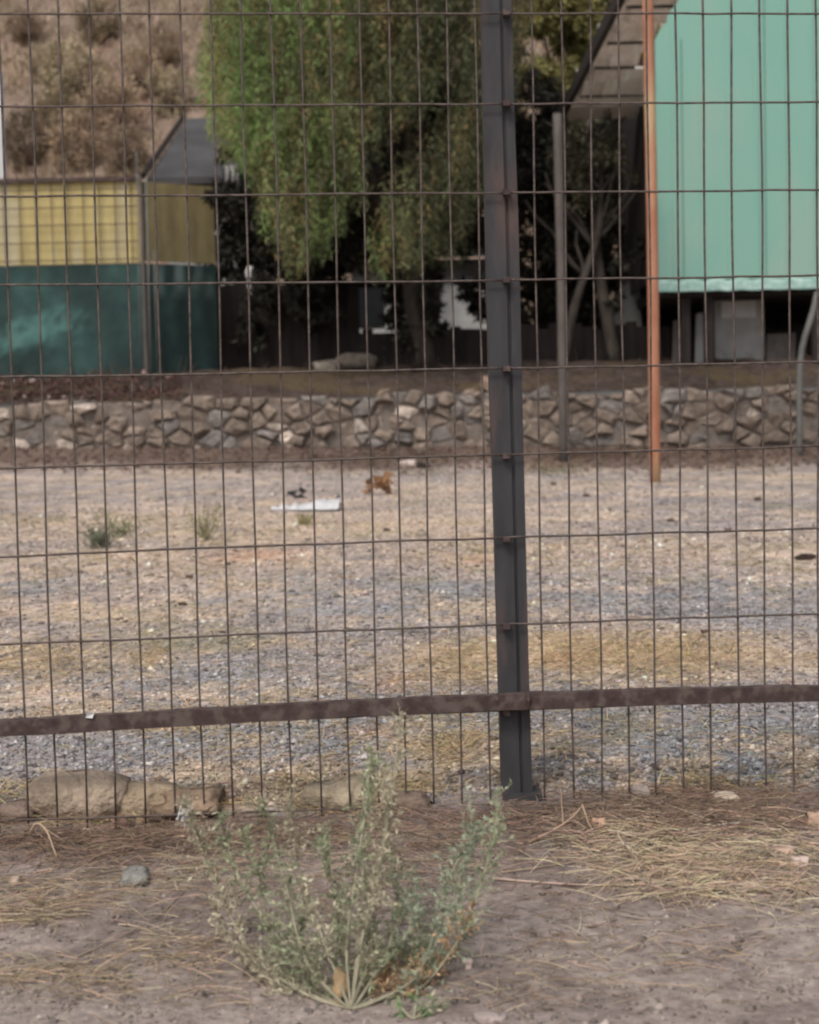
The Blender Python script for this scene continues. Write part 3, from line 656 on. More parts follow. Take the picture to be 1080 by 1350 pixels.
for k, (px, w_, h_, m_, l_) in enumerate([(895, .16, .55, 'greymetal', 'narrow grey board leaning in the dark left of the pale cabinet'), (922, .10, .62, 'concrete', 'thin pale board leaning beside the pale cabinet'), (1030, .34, .34, 'greymetal', 'low grey crate in the dark right of the pale cabinet')]):
    a = at(px, 470, 18.4); mb = MB(); z0 = float(tz(a[0], 18.4)); V = [(a[0]-w_/2, 18.4, z0), (a[0]+w_/2, 18.4, z0), (a[0]+w_/2+.05, 18.55, z0+h_), (a[0]-w_/2+.05, 18.55, z0+h_*.97)]
    V += [(x, y+(.03 if k < 2 else .3), z) for x, y, z in V]; mb.add(V, [(0, 1, 2, 3), (7, 6, 5, 4), (0, 4, 5, 1), (1, 5, 6, 2), (2, 6, 7, 3), (3, 7, 4, 0)])
    tag(mb.build('board' if k < 2 else 'crate', M[m_], loc=(a[0], 18.4, z0)), l_, 'board' if k < 2 else 'crate')
# bent pipe at the right
P = [at(1054, 572, 15.6), at(1054, 490, 15.6), at(1058, 450, 15.6), at(1072, 415, 15.6), at(1078, 385, 15.6)]; P[0][2] = float(gz(P[0][0], 15.6))-.02
tag(MB().tube(resample(P, 16), .032, 8).build('bent_pipe', M['palemetal'], loc=P[0], smooth=True), 'bent grey pipe rising before the stone wall at right', 'pipe')

# slatted roof: flat underside
HZ = at(745, 156, 19.)[2]
xL = at(745, 156, 19.)[0]; xR1 = at(865, 55, 15.1)[0]
rf = thing('slatted_roof', (xL, 15.55, 1.3), 'overhanging roof of grey weathered boards between the trees and the teal shed', 'roof')
ed = [11.3, 12.3, 13.1, 13.95, 14.6, 15.25, 15.75, 16.3, 17.0, 17.7, 18.35, 19.1]
for i in range(len(ed)-1):
    y0, y1 = ed[i], ed[i+1]; xr_ = xR1 if y1 < 17.72 else xl-.05
    V = []; Fc = []; n = 10; ti = .24+.05*math.sin(i*2.3)
    for k in range(n+1):
        x = xL+(xr_-xL)*k/n; w = .016*math.sin(k*1.1+i*2)+.008*math.sin(k*2.7+i)
        V += [(x, y0+w*2, HZ+ti+w), (x, y1-.035+w*2, HZ+w), (x, y1-.035+w*2, HZ+.02+w), (x, y0+w*2, HZ+ti+.02+w)]
        if k:
            for q in range(4): Fc.append(((k-1)*4+q, k*4+q, k*4+(q+1) % 4, (k-1)*4+(q+1) % 4))
    Fc += [(0, 1, 2, 3), tuple(len(V)-4+q for q in (3, 2, 1, 0))]
    obj('roof_board', V, Fc, M['wood'], rf)
mb = MB()
for y in (13.95, 15.25, 16.3, 17.7): mb.box(xL+.03, (xR1 if y < 17.6 else xl-.06)-.03, y-.03, y+.0, HZ-.03, HZ-.005)
mb.build('gap_shadow_strips', M['darkwood'], rf)  # dark strips added under the roof as the shadow lines between boards
mb = MB(); mb.box(xL-.07, xL-.012, 11.5, 19.15, HZ-.02, HZ+.12); mb.build('edge_beam', M['darkwood'], rf)

# ------------------------------------------------------------------ trees
def branch(mb, a, b, r0, r1, wob=.1, n=8):
    a = np.array(a, float); b = np.array(b, float); P = [a+(b-a)*t+rng.normal(size=3)*wob*math.sin(math.pi*t)*np.linalg.norm(b-a)*.3 for t in np.linspace(0, 1, 5)]
    mb.tube(resample(P, n), np.linspace(r0, r1, n), 7); return P
def crown(blobs, n, L, W, colr, drop=.3, v=.4):
    Ps = []; Ds = []; Cs = []
    tot = sum(b[3]*b[3] for b in blobs)
    for (x, y, z, r, sz) in blobs:
        k = int(n*r*r/tot); nc = max(6, k//40)
        cc = rng.normal(size=(nc, 3)); cc /= np.linalg.norm(cc, axis=1)[:, None]; cc *= (rng.uniform(.25, 1, nc)**.45)[:, None]*r; cc[:, 2] *= sz
        tint = 1+rng.uniform(-v, v, nc)
        i = rng.integers(0, nc, k); P = cc[i]+rng.normal(size=(k, 3))*r*.10+np.array([x, y, z]); D = rng.normal(size=(k, 3)); D[:, 2] -= drop*2; D /= np.linalg.norm(D, axis=1)[:, None]
        Ps.append(P); Ds.append(D); Cs.append(cvar(colr, k, .25)*tint[i][:, None])
    P = np.concatenate(Ps); D = np.concatenate(Ds); C = np.clip(np.concatenate(Cs), .003, .8); k = len(P)
    return blades(P, D, rng.uniform(.6, 1.3, k)*L, rng.uniform(.7, 1.2, k)*W, C)
def blob_px(px, py, D, rpx, sz=1.):
    p = at(px, py, D); return (p[0], p[1], p[2], rpx*D/F, sz)
def simple_tree(name, label, cat, base, trunk, blobs, n, L, W, colr, group=None, drop=.3, r=.12, v=.4):
    root = thing(name, base, label, cat, group); mb = MB()
    if trunk is not None:
        T = branch(mb, base, trunk, r, r*.5)
        for b in blobs[:10]: branch(mb, T[3], (b[0], b[1], b[2]-b[3]*.2), r*.45, .015, .15)
        mb.build('trunk', M['bark'], root, smooth=True)
    V, Fc, C = crown(blobs, n, L, W, colr, drop, v); obj('crown', V, Fc, M['leaf'], root, col=C); return root

# the weeping pepper tree
tb = at(560, 482, 18.3); tb[2] = 1.25
pt = thing('weeping_tree', tb, 'big weeping green tree with hanging foliage over the stone wall', 'tree')
mb = MB(); fork = at(540, 330, 18.2)
branch(mb, tb, fork, .15, .13, .2)
limbs = [(400, 60, 17.4), (330, 40, 17.8), (470, -20, 17.5), (560, 0, 18.2), (620, 60, 18.6), (430, 150, 17.), (540, 90, 17.3), (350, 140, 18.), (600, 180, 18.2), (480, 200, 17.2)]
LP = []
for l in limbs: LP.append(branch(mb, fork, at(*l), .12, .025, .25))
mb.build('trunk', M['bark'], pt, smooth=True)
# hanging strands: start points spread over the crown, each falls in a curve
outline = [(264, 110), (272, 40), (292, -10), (330, -60), (420, -130), (560, -150), (680, -120), (700, 0), (672, 120), (655, 230), (625, 300), (600, 350), (560, 360), (520, 372), (460, 370), (440, 385), (385, 372), (362, 330), (345, 285), (322, 230), (284, 190)]
def inside(x, y):
    c = False; n = len(outline)
    for i in range(n):
        x1, y1 = outline[i]; x2, y2 = outline[(i+1) % n]
        if (y1 > y) != (y2 > y) and x < (x2-x1)*(y-y1)/(y2-y1)+x1: c = not c
    return c
Ps = []; Ds = []; Ls = []; Ws = []; Cs = []; SP = MB(); ns = 0
while ns < 5600:
    px = random.uniform(265, 705); py = random.uniform(-150, 375)
    if not inside(px, py): continue
    D = 18.1+random.uniform(-1.5, 1.3)
    ln = random.uniform(45, 110)
    # gaps: clumpiness in crown space
    if wav(px/100, py/100, .28, 17)+.5*wav(px/100+D, py/100, .13, 23) < -.62: continue
    if not inside(px, py-ln*.4): continue
    tip = at(px, py, D); top = at(px+random.uniform(-14, 14), py-ln, D+random.uniform(-.1, .1))
    lean = np.array([random.uniform(-.1, .1), random.uniform(-.1, .1), 0])
    m_ = 34; t = np.linspace(0, 1, m_)[:, None]; P = top+(tip-top)*t+lean*np.sin(t*3)+np.array([random.uniform(-.12, .12), 0, 0])*t*t
    P = P+rng.normal(size=(m_, 3))*.022
    a = rng.uniform(0, 6.28, m_); dz = -rng.uniform(.5, 1.6, m_); Dd = np.stack([np.cos(a), np.sin(a)*.6, dz], 1); Dd /= np.linalg.norm(Dd, axis=1)[:, None]
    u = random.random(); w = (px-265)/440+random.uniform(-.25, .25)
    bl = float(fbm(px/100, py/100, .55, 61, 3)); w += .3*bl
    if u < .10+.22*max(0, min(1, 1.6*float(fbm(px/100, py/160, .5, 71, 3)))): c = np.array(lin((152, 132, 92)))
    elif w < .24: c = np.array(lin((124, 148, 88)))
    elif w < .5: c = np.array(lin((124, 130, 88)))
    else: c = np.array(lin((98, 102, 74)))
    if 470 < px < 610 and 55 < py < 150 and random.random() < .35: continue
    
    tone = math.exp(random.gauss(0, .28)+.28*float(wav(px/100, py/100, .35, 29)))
    Ps.append(P); Ds.append(Dd); Ls.append(rng.uniform(.05, .11, m_)); Ws.append(rng.uniform(.009, .017, m_)); Cs.append(np.clip(cvar(c*tone*(.92-.22*max(0, min(1, (px-420)/180))), m_, .3), .004, .6)); ns += 1  # leaf colour darkens rightward, painting the crown side away from the light
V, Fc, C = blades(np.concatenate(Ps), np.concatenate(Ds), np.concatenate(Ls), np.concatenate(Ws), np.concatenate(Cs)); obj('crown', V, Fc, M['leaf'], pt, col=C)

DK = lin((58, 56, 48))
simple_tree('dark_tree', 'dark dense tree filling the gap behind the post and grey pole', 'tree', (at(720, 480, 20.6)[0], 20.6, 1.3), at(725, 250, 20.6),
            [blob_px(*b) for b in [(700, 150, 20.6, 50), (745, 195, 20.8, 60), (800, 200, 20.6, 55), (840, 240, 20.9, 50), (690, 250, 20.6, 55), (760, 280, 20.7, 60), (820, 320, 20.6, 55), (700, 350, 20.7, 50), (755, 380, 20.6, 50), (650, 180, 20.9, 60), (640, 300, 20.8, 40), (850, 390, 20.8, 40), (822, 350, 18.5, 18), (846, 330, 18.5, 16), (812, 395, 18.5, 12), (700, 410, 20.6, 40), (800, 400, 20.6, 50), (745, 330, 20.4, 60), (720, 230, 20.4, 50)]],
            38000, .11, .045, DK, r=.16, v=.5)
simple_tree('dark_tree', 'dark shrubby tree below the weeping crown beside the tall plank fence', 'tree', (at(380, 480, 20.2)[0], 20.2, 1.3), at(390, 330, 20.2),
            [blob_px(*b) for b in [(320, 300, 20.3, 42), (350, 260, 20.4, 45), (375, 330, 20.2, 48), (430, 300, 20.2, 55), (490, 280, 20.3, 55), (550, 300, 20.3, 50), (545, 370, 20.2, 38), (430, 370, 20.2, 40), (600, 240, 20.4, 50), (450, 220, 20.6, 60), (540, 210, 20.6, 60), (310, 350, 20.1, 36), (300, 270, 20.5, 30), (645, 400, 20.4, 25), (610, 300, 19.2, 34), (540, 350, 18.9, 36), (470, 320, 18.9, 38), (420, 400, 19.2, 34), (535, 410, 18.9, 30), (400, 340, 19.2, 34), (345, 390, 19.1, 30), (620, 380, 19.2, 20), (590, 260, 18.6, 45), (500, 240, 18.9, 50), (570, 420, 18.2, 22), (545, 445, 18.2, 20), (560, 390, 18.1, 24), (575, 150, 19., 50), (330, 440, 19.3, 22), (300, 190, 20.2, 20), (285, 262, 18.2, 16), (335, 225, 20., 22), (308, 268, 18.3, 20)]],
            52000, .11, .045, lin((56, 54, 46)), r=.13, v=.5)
simple_tree('leafy_tree', 'sunlit yellow green tree seen above the slatted roof edge', 'tree', (at(760, 480, 25)[0], 25, 1.4), at(775, 150, 25.),
            [blob_px(*b) for b in [(770, 20, 25, 45), (740, 90, 25, 30), (800, -30, 25, 60), (720, -40, 25, 50), (780, 80, 25.3, 35), (830, 60, 25, 45), (740, 30, 25.4, 28), (705, 100, 24.5, 28), (760, 110, 24.5, 30), (715, 20, 24.6, 30), (790, 30, 24.6, 34)]],
            26000, .13, .045, lin((128, 122, 76)), r=.12)
simple_tree('leafy_tree', 'olive tree rising behind the top of the weeping tree', 'tree', (at(560, 480, 23)[0]-.0, 22.6, 1.4), at(560, 120, 22.8),
            [blob_px(*b) for b in [(520, 60, 22.8, 60), (600, 100, 22.8, 60), (650, 60, 22.8, 50), (560, 0, 22.8, 70), (480, 130, 22.8, 60), (580, 170, 22.6, 55), (420, 100, 22.9, 70), (370, 60, 23, 50), (380, 170, 22.8, 50)]],
            15000, .13, .045, lin((82, 86, 58)), r=.13)

for k, (x0, y0, x1, y1, D, r_, l_) in enumerate([(742, 470, 792, 250, 19.0, .07, 'slim bare trunk leaning right beside the grey pole'), (812, 470, 770, 200, 19.2, .09, 'thicker bare trunk leaning left before the dark trees')]):
    a = at(x0, y0, D); a[2] = float(tz(a[0], D))-.05; t = at(x1, y1, D); root = thing('leaning_tree', a, l_, 'tree'); mb = MB(); T = branch(mb, a, t, r_, r_*.5, .12, 12)
    for q in range(7): branch(mb, T[2+q % 3], T[2+q % 3]+np.array([random.uniform(-.8, .8), random.uniform(-.3, .3), random.uniform(.4, 1.1)]), r_*.35, .01, .3)
    mb.build('trunk', M['palebark'], root, smooth=True)
    V, Fc, C = crown([(t[0], t[1], t[2]+.1, .55, .8)], 900, .09, .035, lin((96, 92, 74)), .3, .4); obj('crown', V, Fc, M['leaf'], root, col=C)
# dry bushes on the hill
def hill_pt(px, py):
    d = ray(px, py); t = 24.
    while t < 140:
        p = CAM+d*t
        if p[1] > 24 and p[2] < float(hz(np.array(p[0]), np.array(p[1]))): return p
        t += .2
    return p
def bush(px, py, rpx, colr, label, n=1600, group=None, hgt=1.15):
    p = hill_pt(px, py); r = rpx*p[1]/F; root = thing('dry_bush', p, label, 'bush', group)
    k = 70; a = rng.uniform(0, 6.28, k); D = np.stack([np.cos(a)*.7, np.sin(a)*.7, rng.uniform(.6, 1.8, k)], 1); D /= np.linalg.norm(D, axis=1)[:, None]
    V, Fc, C = straws(np.tile(p, (k, 1)), D, rng.uniform(.8, 1.7, k)*r*hgt, np.full(k, r*.018), cvar(lin((120, 100, 85)), k, .3), bend=.3); obj('branches', V, Fc, M['straw'], root, col=C)
    V, Fc, C = crown([(p[0], p[1], p[2]+r*hgt*.8, r, hgt)], n, r*.14, r*.05, colr, 0., .35); obj('foliage', V, Fc, M['leaf'], root, col=C)
OL = lin((176, 162, 134)); BR = lin((176, 154, 130))
for i, (x, y, r_, c, l) in enumerate([
    (95, 150, 42, OL, 'olive bush on the hillside above the middle of the yellow sheets'), (60, 110, 22, OL, 'narrow olive bush at far left of the hillside'),
    (190, 130, 30, BR, 'tall brown bush left of the grey roof ridge'), (150, 190, 36, BR, 'brown bush low on the hillside behind the hoarding'),
    (40, 225, 34, lin((130, 114, 96)), 'dark brown bush at the hoarding top in the left corner'), (105, 225, 36, BR, 'wide brown bush just above the yellow sheets'),
    (165, 232, 30, lin((148, 130, 110)), 'brown bush left of the grey roof eave'), (225, 150, 26, OL, 'olive bush beside the grey roof ridge'),
    (130, 60, 26, lin((140, 124, 98)), 'pale thin bush high on the hillside'), (215, 90, 22, lin((138, 118, 94)), 'pale bush near the left side of the weeping tree'),
    (35, 60, 20, lin((140, 118, 98)), 'small faded bush near the top left corner'), (80, 185, 28, lin((154, 138, 112)), 'mid brown bush between the olive bush and the hoarding')]):
    bush(x, y, r_*1.15, c, l, 3400)
# scrub cover on the hill
n = 42000; Xh = rng.uniform(-22, 14, n); Yh = rng.uniform(25, 62, n); k = rng.uniform(size=n) < np.clip(1.1-(Yh-25)/40+.6*wav(Xh, Yh, 3., 14), .05, 1); Xh = Xh[k]; Yh = Yh[k]; n = len(Xh)
P = np.stack([Xh, Yh, hz(Xh, Yh)], 1); P = np.repeat(P, 5, axis=0)+rng.normal(size=(n*5, 3))*np.array([.15, .15, .03]); n *= 5
D = rng.normal(size=(n, 3))*.5; D[:, 2] = np.abs(D[:, 2])+.6; D /= np.linalg.norm(D, axis=1)[:, None]
cc = np.where((rng.uniform(size=(n, 1)) < .5), np.array([OL]), np.array([lin((146, 122, 102))]))*(1+rng.uniform(-.35, .35, (n, 1)))
V, Fc, C = blades(P, D, rng.uniform(.12, .4, n), rng.uniform(.02, .05, n), cc); tag(obj('dry_scrub', V, Fc, M['leaf'], col=C), 'sparse dry brown scrub covering the hillside', 'scrub', kind='stuff')

# grey tarpaulin under the dark tree
a = at(822, 425, 19.0); b_ = at(850, 425, 19.); t = at(843, 340, 19.); root = None
mb = MB(); V = [(a[0]-.22, 19.6, 1.3), (b_[0]+.08, 19.6, 1.3), (t[0]+.12, 19.85, t[2]-.05), (t[0]-.02, 19.85, t[2]+.02), (a[0]-.2, 20.1, 1.3), (b_[0]+.08, 20.1, 1.3)]
mb.add(V, [(0, 1, 2, 3), (4, 3, 2, 5), (0, 3, 4), (1, 5, 2), (0, 4, 5, 1)]); tag(mb.build('tarpaulin', M['tarp'], loc=(a[0], 19, 1.3)), 'grey tarpaulin draped under the dark tree left of the orange pole', 'tarpaulin')

# ------------------------------------------------------------------ litter in the yard
p = hit(405, 672); s = p[1]/F; r_ = np.random.default_rng(5); V = []; Fc = []; n = 13
for i in range(n):
    t = i/(n-1); x = p[0]+(-46+88*t)*s; w = (6+18*min(1, t*1.4)+r_.uniform(-4, 4))*s*1.6; h = (3+6*t+r_.uniform(-2, 2))*s
    for (dy, dz) in ((-w, 0), (-w*.5, h), (w*.2, h*1.3), (w, 0)): V.append((x+r_.uniform(-2, 2)*s, p[1]+dy, p[2]+dz+.008))
    if i:
        for k in range(4): Fc.append(((i-1)*4+k, (i-1)*4+(k+1) % 4, i*4+(k+1) % 4, i*4+k))
Fc += [(0, 1, 2, 3), tuple(len(V)-4+q for q in (3, 2, 1, 0))]
lt = obj('plastic_litter', V, [f[::-1] for f in Fc], M['plastic'], loc=p); tag(lt, 'crumpled white plastic piece lying on the far yard', 'litter')
def scrap(px, py, w, h, m, label, cat, nm, seed):
    p = hit(px, py); s = p[1]/F; r = np.random.default_rng(seed); mb = MB()
    for k in range(9):
        c = np.array([p[0]+r.uniform(-w/2, w/2)*s, p[1]+r.uniform(-.03, .03), p[2]+r.uniform(0, h)*s]); q = r.normal(size=(4, 3))*np.array([w, w, h])*.35*s
        V = [c+v for v in q]+[c+v+np.array([0, .004, .003]) for v in q]; mb.add(V, [(0, 1, 2, 3), (7, 6, 5, 4), (0, 4, 5, 1), (1, 5, 6, 2), (2, 6, 7, 3), (3, 7, 4, 0)])
    return tag(mb.build(nm, m, loc=p), label, cat)
scrap(394, 657, 18, 12, M['blackplastic'], 'black crumpled scrap just behind the white plastic', 'litter', 'black_scrap', 1)
scrap(448, 671, 9, 14, M['blackplastic'], 'dark scrap at the right end of the white plastic', 'litter', 'black_scrap', 2)
scrap(503, 652, 20, 20, M['deadleaf'], 'crumpled orange brown leaf heap on the far yard', 'dead leaves', 'dead_leaves', 3)
scrap(484, 652, 8, 6, M['deadleaf'], 'tiny brown leaf beside the orange brown heap', 'dead leaves', 'dead_leaves', 4)
scrap(556, 617, 18, 8, M['blackplastic'], 'black scrap beside the white stone at the wall foot', 'litter', 'black_scrap', 5)
scrap(242, 1090, 14, 26, M['plastic'], 'small white paper scrap hanging in the weed stems at left', 'litter', 'paper_scrap', 6)
scrap(118, 950, 0.1, .1, M['plastic'], 'x', 'litter', 'paper_scrap', 7) if False else None
q = at_fence(118, 943, -.028); mb = MB(); r = np.random.default_rng(9)
V = [q+r.normal(size=3)*np.array([.0045, .001, .0045]) for _ in range(6)]; mb.add([q+np.array(v) for v in ((-.007, 0, -.004), (.005, -.002, -.005), (.008, 0, .003), (-.002, -.003, .007), (-.007, .004, -.003), (.005, .003, -.004), (.007, .004, .003), (-.002, .003, .006))], [(0, 1, 2, 3), (7, 6, 5, 4), (0, 4, 5, 1), (1, 5, 6, 2), (2, 6, 7, 3), (3, 7, 4, 0)])
tag(mb.build('white_fluff', M['plastic'], loc=q), 'tiny white speck stuck on the brown rail at left', 'fluff')

# ------------------------------------------------------------------ dry stalks in the foreground
def stalk(pts, r, label, colr=(188, 166, 142), lifts=None, group=None):
    P = []
    for i, (x, y) in enumerate(pts):
        p = hit(x, y+((lifts[i] if lifts else 4))); s = p[1]/F; P.append(p+np.array([0, -.0, (lifts[i] if lifts else 4)*s]))
    P = resample(P, 14); n = len(P); mb = MB(); mb.tube(P, np.linspace(r, r*.5, n), 5, lin(colr))
    return tag(mb.build('dry_stalk', M['straw'], loc=P[0], smooth=True), label, 'stalk', group)
stalk([(652, 1158), (700, 1163), (790, 1168), (870, 1165), (960, 1168)], .0022, 'long pale stalk lying flat right of the weed', (200, 175, 160))
stalk([(660, 1150), (700, 1145), (760, 1136)], .0015, 'thin pale stalk slanting up from the long flat one')
stalk([(698, 1110), (730, 1095), (755, 1078), (768, 1062)], .0024, 'broken pale stalk slanting beside the foot of the dark post', (205, 175, 150), [4, 8, 14, 20])
stalk([(743, 1095), (742, 1070), (740, 1038)], .0017, 'upright thin pale stalk right of the dark post', (190, 165, 145), [3, 26, 56])
stalk([(768, 1060), (775, 1082), (788, 1108)], .0018, 'short stalk bending down from the broken one', (195, 168, 142), [24, 12, 4])
stalk([(0, 1214), (40, 1213), (75, 1203), (110, 1196)], .0026, 'thick pale stalk lying at the left edge', (205, 185, 155))
stalk([(120, 1178), (150, 1172), (190, 1172), (225, 1176)], .0016, 'curved pale stalk below the grey stone at left', (190, 165, 145))
stalk([(100, 1262), (160, 1235), (215, 1205), (250, 1165), (300, 1150)], .0012, 'long thin stalk running up toward the weed at left', (175, 155, 140))
stalk([(40, 1100), (48, 1080), (62, 1092), (75, 1130)], .0022, 'pale forked stalk standing by the tan boulder', (195, 170, 145), [10, 34, 24, 5])
stalk([(60, 1092), (78, 1104), (88, 1112)], .0014, 'little side twig of the forked stalk', (190, 165, 145), [24, 12, 4])
stalk([(900, 1130), (935, 1102), (960, 1090), (1010, 1088)], .0013, 'thin stalk arching over the straw at right', (190, 165, 140), [6, 12, 14, 6])
stalk([(650, 1262), (690, 1250), (740, 1228)], .0010, 'very thin stalk on the bare earth at lower right', (170, 152, 140))
stalk([(640, 1330), (690, 1312), (725, 1300)], .0012, 'thin stalk on the earth near the bottom edge', (170, 152, 140))
stalk([(810, 1205), (850, 1212), (900, 1210)], .0011, 'thin pale stalk below the straw patch', (180, 160, 145))
stalk([(20, 1287), (80, 1275), (120, 1266)], .0011, 'thin stalk on the bare earth at lower left', (180, 160, 140))
stalk([(905, 1095), (930, 1075), (945, 1068)], .0014, 'short stalk pointing up in the straw', (190, 165, 140), [5, 12, 16])

# ------------------------------------------------------------------ weeds
def weed(base_px, stems, label, dens=1., leafc=(142, 150, 120), D0=None, D1=.3, leaf=.0080, rstem=.0012, name='weed', twig=1.):
    bp = hit(*base_px); root = thing(name, bp, label, 'plant')
    for si, (pts, tone) in enumerate(stems):
        n = len(pts); P = []
        for i, (x, y) in enumerate(pts):
            D = bp[1]+D1*(i/(n-1))*(.4+.6*random.random()); P.append(at(x, y, D))
        P[0] = bp+np.array([(pts[0][0]-base_px[0])*bp[1]/F, 0, 0]); P = resample(P, 22)
        P[:, 2] = np.maximum(P[:, 2], gz(P[:, 0], P[:, 1])+.002)
        sc = (.34, .26, .17) if tone == 'r' else None
        mb = MB(); mb.tube(P, np.linspace(rstem*1.5, rstem*.7, len(P)), 5)
        Lp = []; Ld = []; Ll = []; Lc = []
        T = np.gradient(P, axis=0); T /= np.linalg.norm(T, axis=1)[:, None]
        tot = np.linalg.norm(np.diff(P, axis=0), axis=1).sum()
        nt = int(tot/.012*dens)
        for k in range(nt):
            u = random.uniform(.10, 1)**.85; i = min(len(P)-2, int(u*(len(P)-1))); b = P[i]+(P[i+1]-P[i])*random.random()
            d = T[i]*random.uniform(.5, 1.1)+rng.normal(size=3)*.55; d[2] += .25; d /= np.linalg.norm(d)
            ln = random.uniform(.012, .055)*(1.15-u*.55)*twig; e = b+d*ln+np.array([0, 0, -.15*ln]); m_ = (b+e)/2+rng.normal(size=3)*.002
            mb.tube([b, m_, e], [.0007, .0005, .0003], 3)
            nl = int(3+ln/.0034)
            for j in range(nl):
                t = random.random(); q = b+(e-b)*t; dd = d*.7+rng.normal(size=3)*.7; dd /= np.linalg.norm(dd)
                Lp.append(q); Ld.append(dd); Ll.append(random.uniform(.5, 1.3)*leaf)
                if tone == 'r' and u < .45: c = lin((186, 150, 116))
                elif tone == 'b': c = lin((146, 156, 134))
                elif tone == 'y' or random.random() < .2: c = lin((180, 171, 148))
                else: c = lin(leafc)
                Lc.append(c)
        st = mb.build('stem', M['stem'], root, smooth=True)
        k = len(Lp)
        if k:
            C = np.array(Lc)*1.15*(1+rng.uniform(-.45, .45, (k, 1))); V, Fc, C = blades(np.array(Lp), np.array(Ld), np.array(Ll), np.array(Ll)*.34, np.clip(C, .01, .7))
            obj('leaves', V, Fc, M['leaf'], st, col=C)
    return root
B = (463, 1335)
stems = [
 ([B, (400, 1312), (330, 1262), (290, 1180), (265, 1110), (245, 1062)], 'y'),
 ([B, (410, 1285), (370, 1240), (325, 1180), (300, 1120), (290, 1075)], 'n'),
 ([B, (400, 1270), (380, 1180), (360, 1110), (345, 1055)], 'n'),
 ([B, (380, 1290), (350, 1220), (345, 1150), (318, 1100)], 'n'),
 ([B, (430, 1250), (395, 1150), (388, 1090), (380, 1050)], 'y'),
 ([B, (455, 1250), (470, 1150), (483, 1060), (490, 985)], 'n'),
 ([B, (472, 1240), (500, 1140), (512, 1060), (508, 1015)], 'y'),
 ([B, (490, 1250), (480, 1160), (470, 1090)], 'n'),
 ([B, (478, 1230), (505, 1120), (520, 1030), (527, 950)], 'y'),
 ([B, (510, 1260), (528, 1190), (515, 1120)], 'n'),
 ([B, (500, 1280), (545, 1220), (548, 1160)], 'b'),
 ([B, (560, 1305), (612, 1230), (640, 1150), (655, 1090), (656, 1045)], 'r'),
 ([B, (550, 1295), (578, 1220), (588, 1160), (625, 1100), (618, 1050)], 'b'),
 ([B, (570, 1290), (600, 1200), (610, 1140), (640, 1090)], 'b'),
 ([B, (440, 1270), (445, 1200), (430, 1130), (425, 1095)], 'n'),
 ([B, (420, 1300), (395, 1240), (400, 1190)], 'n'),
 ([B, (540, 1318), (580, 1280), (590, 1250)], 'r'),
 ([B, (520, 1300), (550, 1262), (560, 1235)], 'r'),
 ([B, (460, 1290), (450, 1240), (462, 1190)], 'n'),
 ([B, (500, 1322), (530, 1300), (548, 1282)], 'r'),
 ([B, (490, 1315), (512, 1290), (520, 1268)], 'r'),
 ([B, (430, 1322), (405, 1300), (385, 1275)], 'y'),
 ([B, (478, 1305), (488, 1280), (484, 1255)], 'y'),
 ([B, (550, 1310), (600, 1262), (618, 1225)], 'r'),
 ([B, (350, 1290), (300, 1235), (280, 1190)], 'y'),
]
weed(B, stems, 'large grey green weed spreading up against the wire in the foreground', 2.5)
weed((545, 1346), [([(545, 1346), (530, 1330), (525, 1312)], 'n'), ([(545, 1346), (560, 1330), (572, 1316)], 'n'), ([(545, 1346), (548, 1325), (550, 1305)], 'n'), ([(545, 1346), (575, 1338), (590, 1328)], 'n')], 'small green sprig at the foot of the large weed by the bottom edge', 1.6, (110, 138, 90), D1=.04, twig=.5)
def tuft(px, py, w, h, c, label, n, lf=.03):
    b = hit(px, py); s = b[1]/F; root = thing('small_weed', b, label, 'plant')
    a = rng.uniform(0, 6.28, n); D = np.stack([np.cos(a)*w/h, np.sin(a)*w/h, rng.uniform(.5, 1.6, n)], 1); D /= np.linalg.norm(D, axis=1)[:, None]
    Ln = rng.uniform(.4, 1., n)*h*s*1.05; V, Fc, C = straws(np.tile(b, (n, 1))+rng.normal(size=(n, 3))*np.array([w*s*.12, .04, 0]), D, Ln, np.full(n, .0025), cvar(lin(c), n, .3)); obj('stems', V, Fc, M['straw'], root, col=C)
    m_ = n*8; i = rng.integers(0, n, m_); P = b+D[i]*(Ln[i]*rng.uniform(.2, 1, m_))[:, None]+rng.normal(size=(m_, 3))*.02; d = rng.normal(size=(m_, 3)); d /= np.linalg.norm(d, axis=1)[:, None]
    V, Fc, C = blades(P, d, rng.uniform(.5, 1.2, m_)*lf, np.full(m_, lf*.3), cvar(lin(c), m_, .35)); obj('leaves', V, Fc, M['leaf'], root, col=C)
tuft(130, 722, 34, 42, (124, 128, 108), 'dark green weed tuft on the far left of the yard', 40)
tuft(158, 708, 26, 40, (140, 142, 108), 'pale green weed right of the dark tuft in the yard', 18)
tuft(270, 712, 30, 58, (152, 150, 112), 'tall faint pale green weed in the left yard', 22)
tuft(404, 692, 16, 18, (150, 145, 98), 'tiny yellow green weed below the white plastic', 14)
P = [at(331, 352, 19.42), at(328, 362, 19.4), at(332, 374, 19.38), at(331, 388, 19.4), at(327, 400, 19.42)]
tag(MB().tube(resample(P, 12), np.array([.05, .055, .06, .05, .045, .05, .055, .045, .04, .035, .03, .015]), 6).build('white_rag', M['plastic'], loc=P[0], smooth=True), 'pale rag hanging on the tall dark plank fence', 'rag')
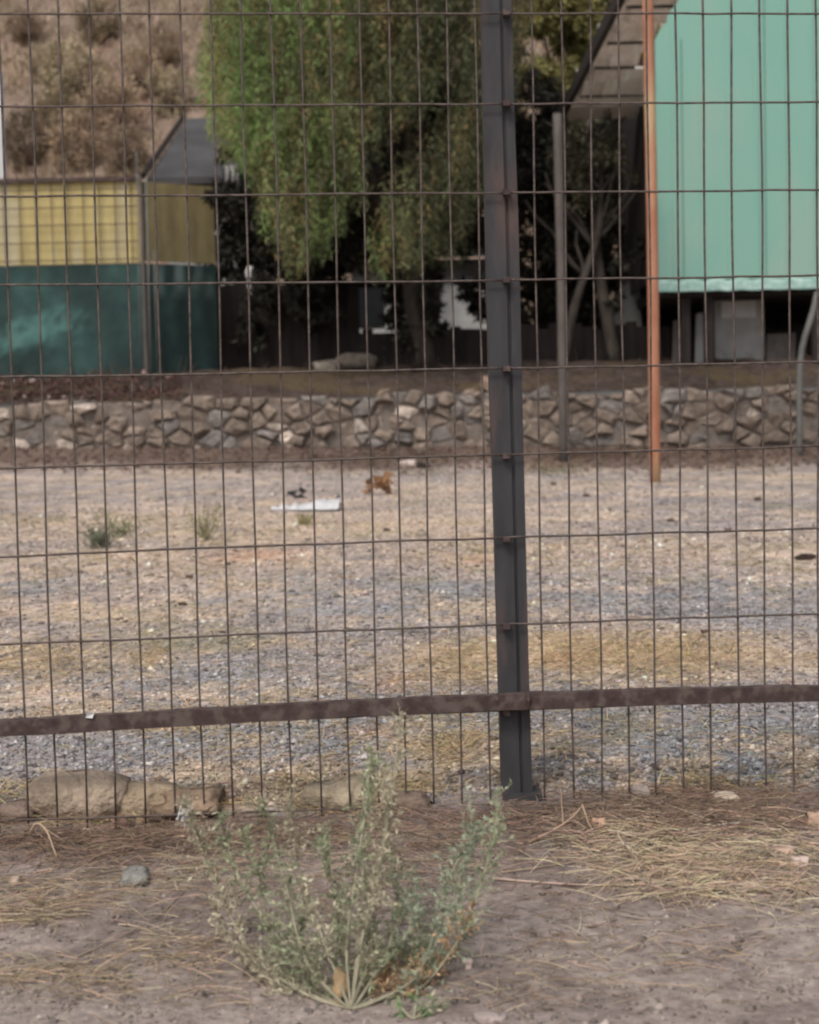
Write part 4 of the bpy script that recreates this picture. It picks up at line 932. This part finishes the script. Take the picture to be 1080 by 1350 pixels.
# curled dead leaf at the base of the big weed
p = hit(440, 1325); s = p[1]/F; V = []; Fc = []
for i in range(9):
    t = i/8; w = math.sin(math.pi*min(1, t*1.05))*11*s*(1+.3*math.sin(t*9))+.001; z = p[2]+(4+46*t)*s; x0 = p[0]+(4+6*math.sin(t*3))*s
    for k in range(5):
        u = (k-2)/2; V.append((x0+u*w, p[1]-.01+.008*u*u+.01*t, z+rng.uniform(-.001, .001)))
    if i:
        for k in range(4): Fc.append(((i-1)*5+k, (i-1)*5+k+1, i*5+k+1, i*5+k))
n = len(V); V += [(x, y+.001, z) for x, y, z in V]; Fc += [tuple(q+n for q in f[::-1]) for f in Fc]
tag(obj('dead_leaf', V, Fc, mat('tan_dead_leaf', lin((140, 118, 88)), lin((182, 156, 120)), 120, .8, .4), loc=p, smooth=True), 'curled tan dead leaf standing at the base of the large weed', 'leaf')

# ------------------------------------------------------------------ light, world, camera, render
w = bpy.data.worlds.new('World'); SC.world = w; w.use_nodes = True; nt = w.node_tree; bg = nt.nodes['Background']
EL, AZ = math.radians(52), math.radians(205)
sky = nt.nodes.new('ShaderNodeTexSky'); sky.sky_type = 'NISHITA'; sky.sun_disc = False; sky.sun_elevation = EL; sky.sun_rotation = AZ; sky.dust_density = 4; sky.air_density = 1.; sky.ozone_density = 1.
hs_ = nt.nodes.new('ShaderNodeHueSaturation'); hs_.inputs['Saturation'].default_value = .35
nt.links.new(sky.outputs[0], hs_.inputs['Color']); nt.links.new(hs_.outputs[0], bg.inputs['Color']); bg.inputs['Strength'].default_value = .13
sd = bpy.data.lights.new('sun', 'SUN'); sd.energy = 1.3; sd.angle = math.radians(14); sd.color = (1, .95, .87)
so = bpy.data.objects.new('sun', sd); COL.objects.link(so)
from mathutils import Vector, Matrix
# nishita: rotation measured from +Y, clockwise seen from above
v = Vector((math.sin(AZ)*math.cos(EL), math.cos(AZ)*math.cos(EL), math.sin(EL))); so.rotation_euler = v.to_track_quat('Z', 'Y').to_euler()
cd = bpy.data.cameras.new('camera'); co = bpy.data.objects.new('camera', cd); COL.objects.link(co)
mtx = Matrix(((RT[0], UP[0], -fwd[0], 0), (RT[1], UP[1], -fwd[1], 0), (RT[2], UP[2], -fwd[2], EYE), (0, 0, 0, 1)))
co.matrix_world = mtx; cd.sensor_fit = 'HORIZONTAL'; cd.sensor_width = 36; cd.lens = 36*F/1080; cd.clip_end = 600; cd.clip_start = .05
cd.dof.use_dof = True; cd.dof.focus_distance = 2.75; cd.dof.aperture_fstop = 8
SC.camera = co
SC.view_settings.view_transform = 'Standard'; SC.view_settings.look = 'None'; SC.view_settings.exposure = 0.22; SC.view_settings.gamma = 1
SC.render.engine = 'CYCLES'; SC.render.resolution_x = 819; SC.render.resolution_y = 1024
SC.cycles.pixel_filter_type = 'BLACKMAN_HARRIS'; SC.cycles.filter_width = 2.2
for o in bpy.data.objects:
    if '_o' in o: del o['_o']
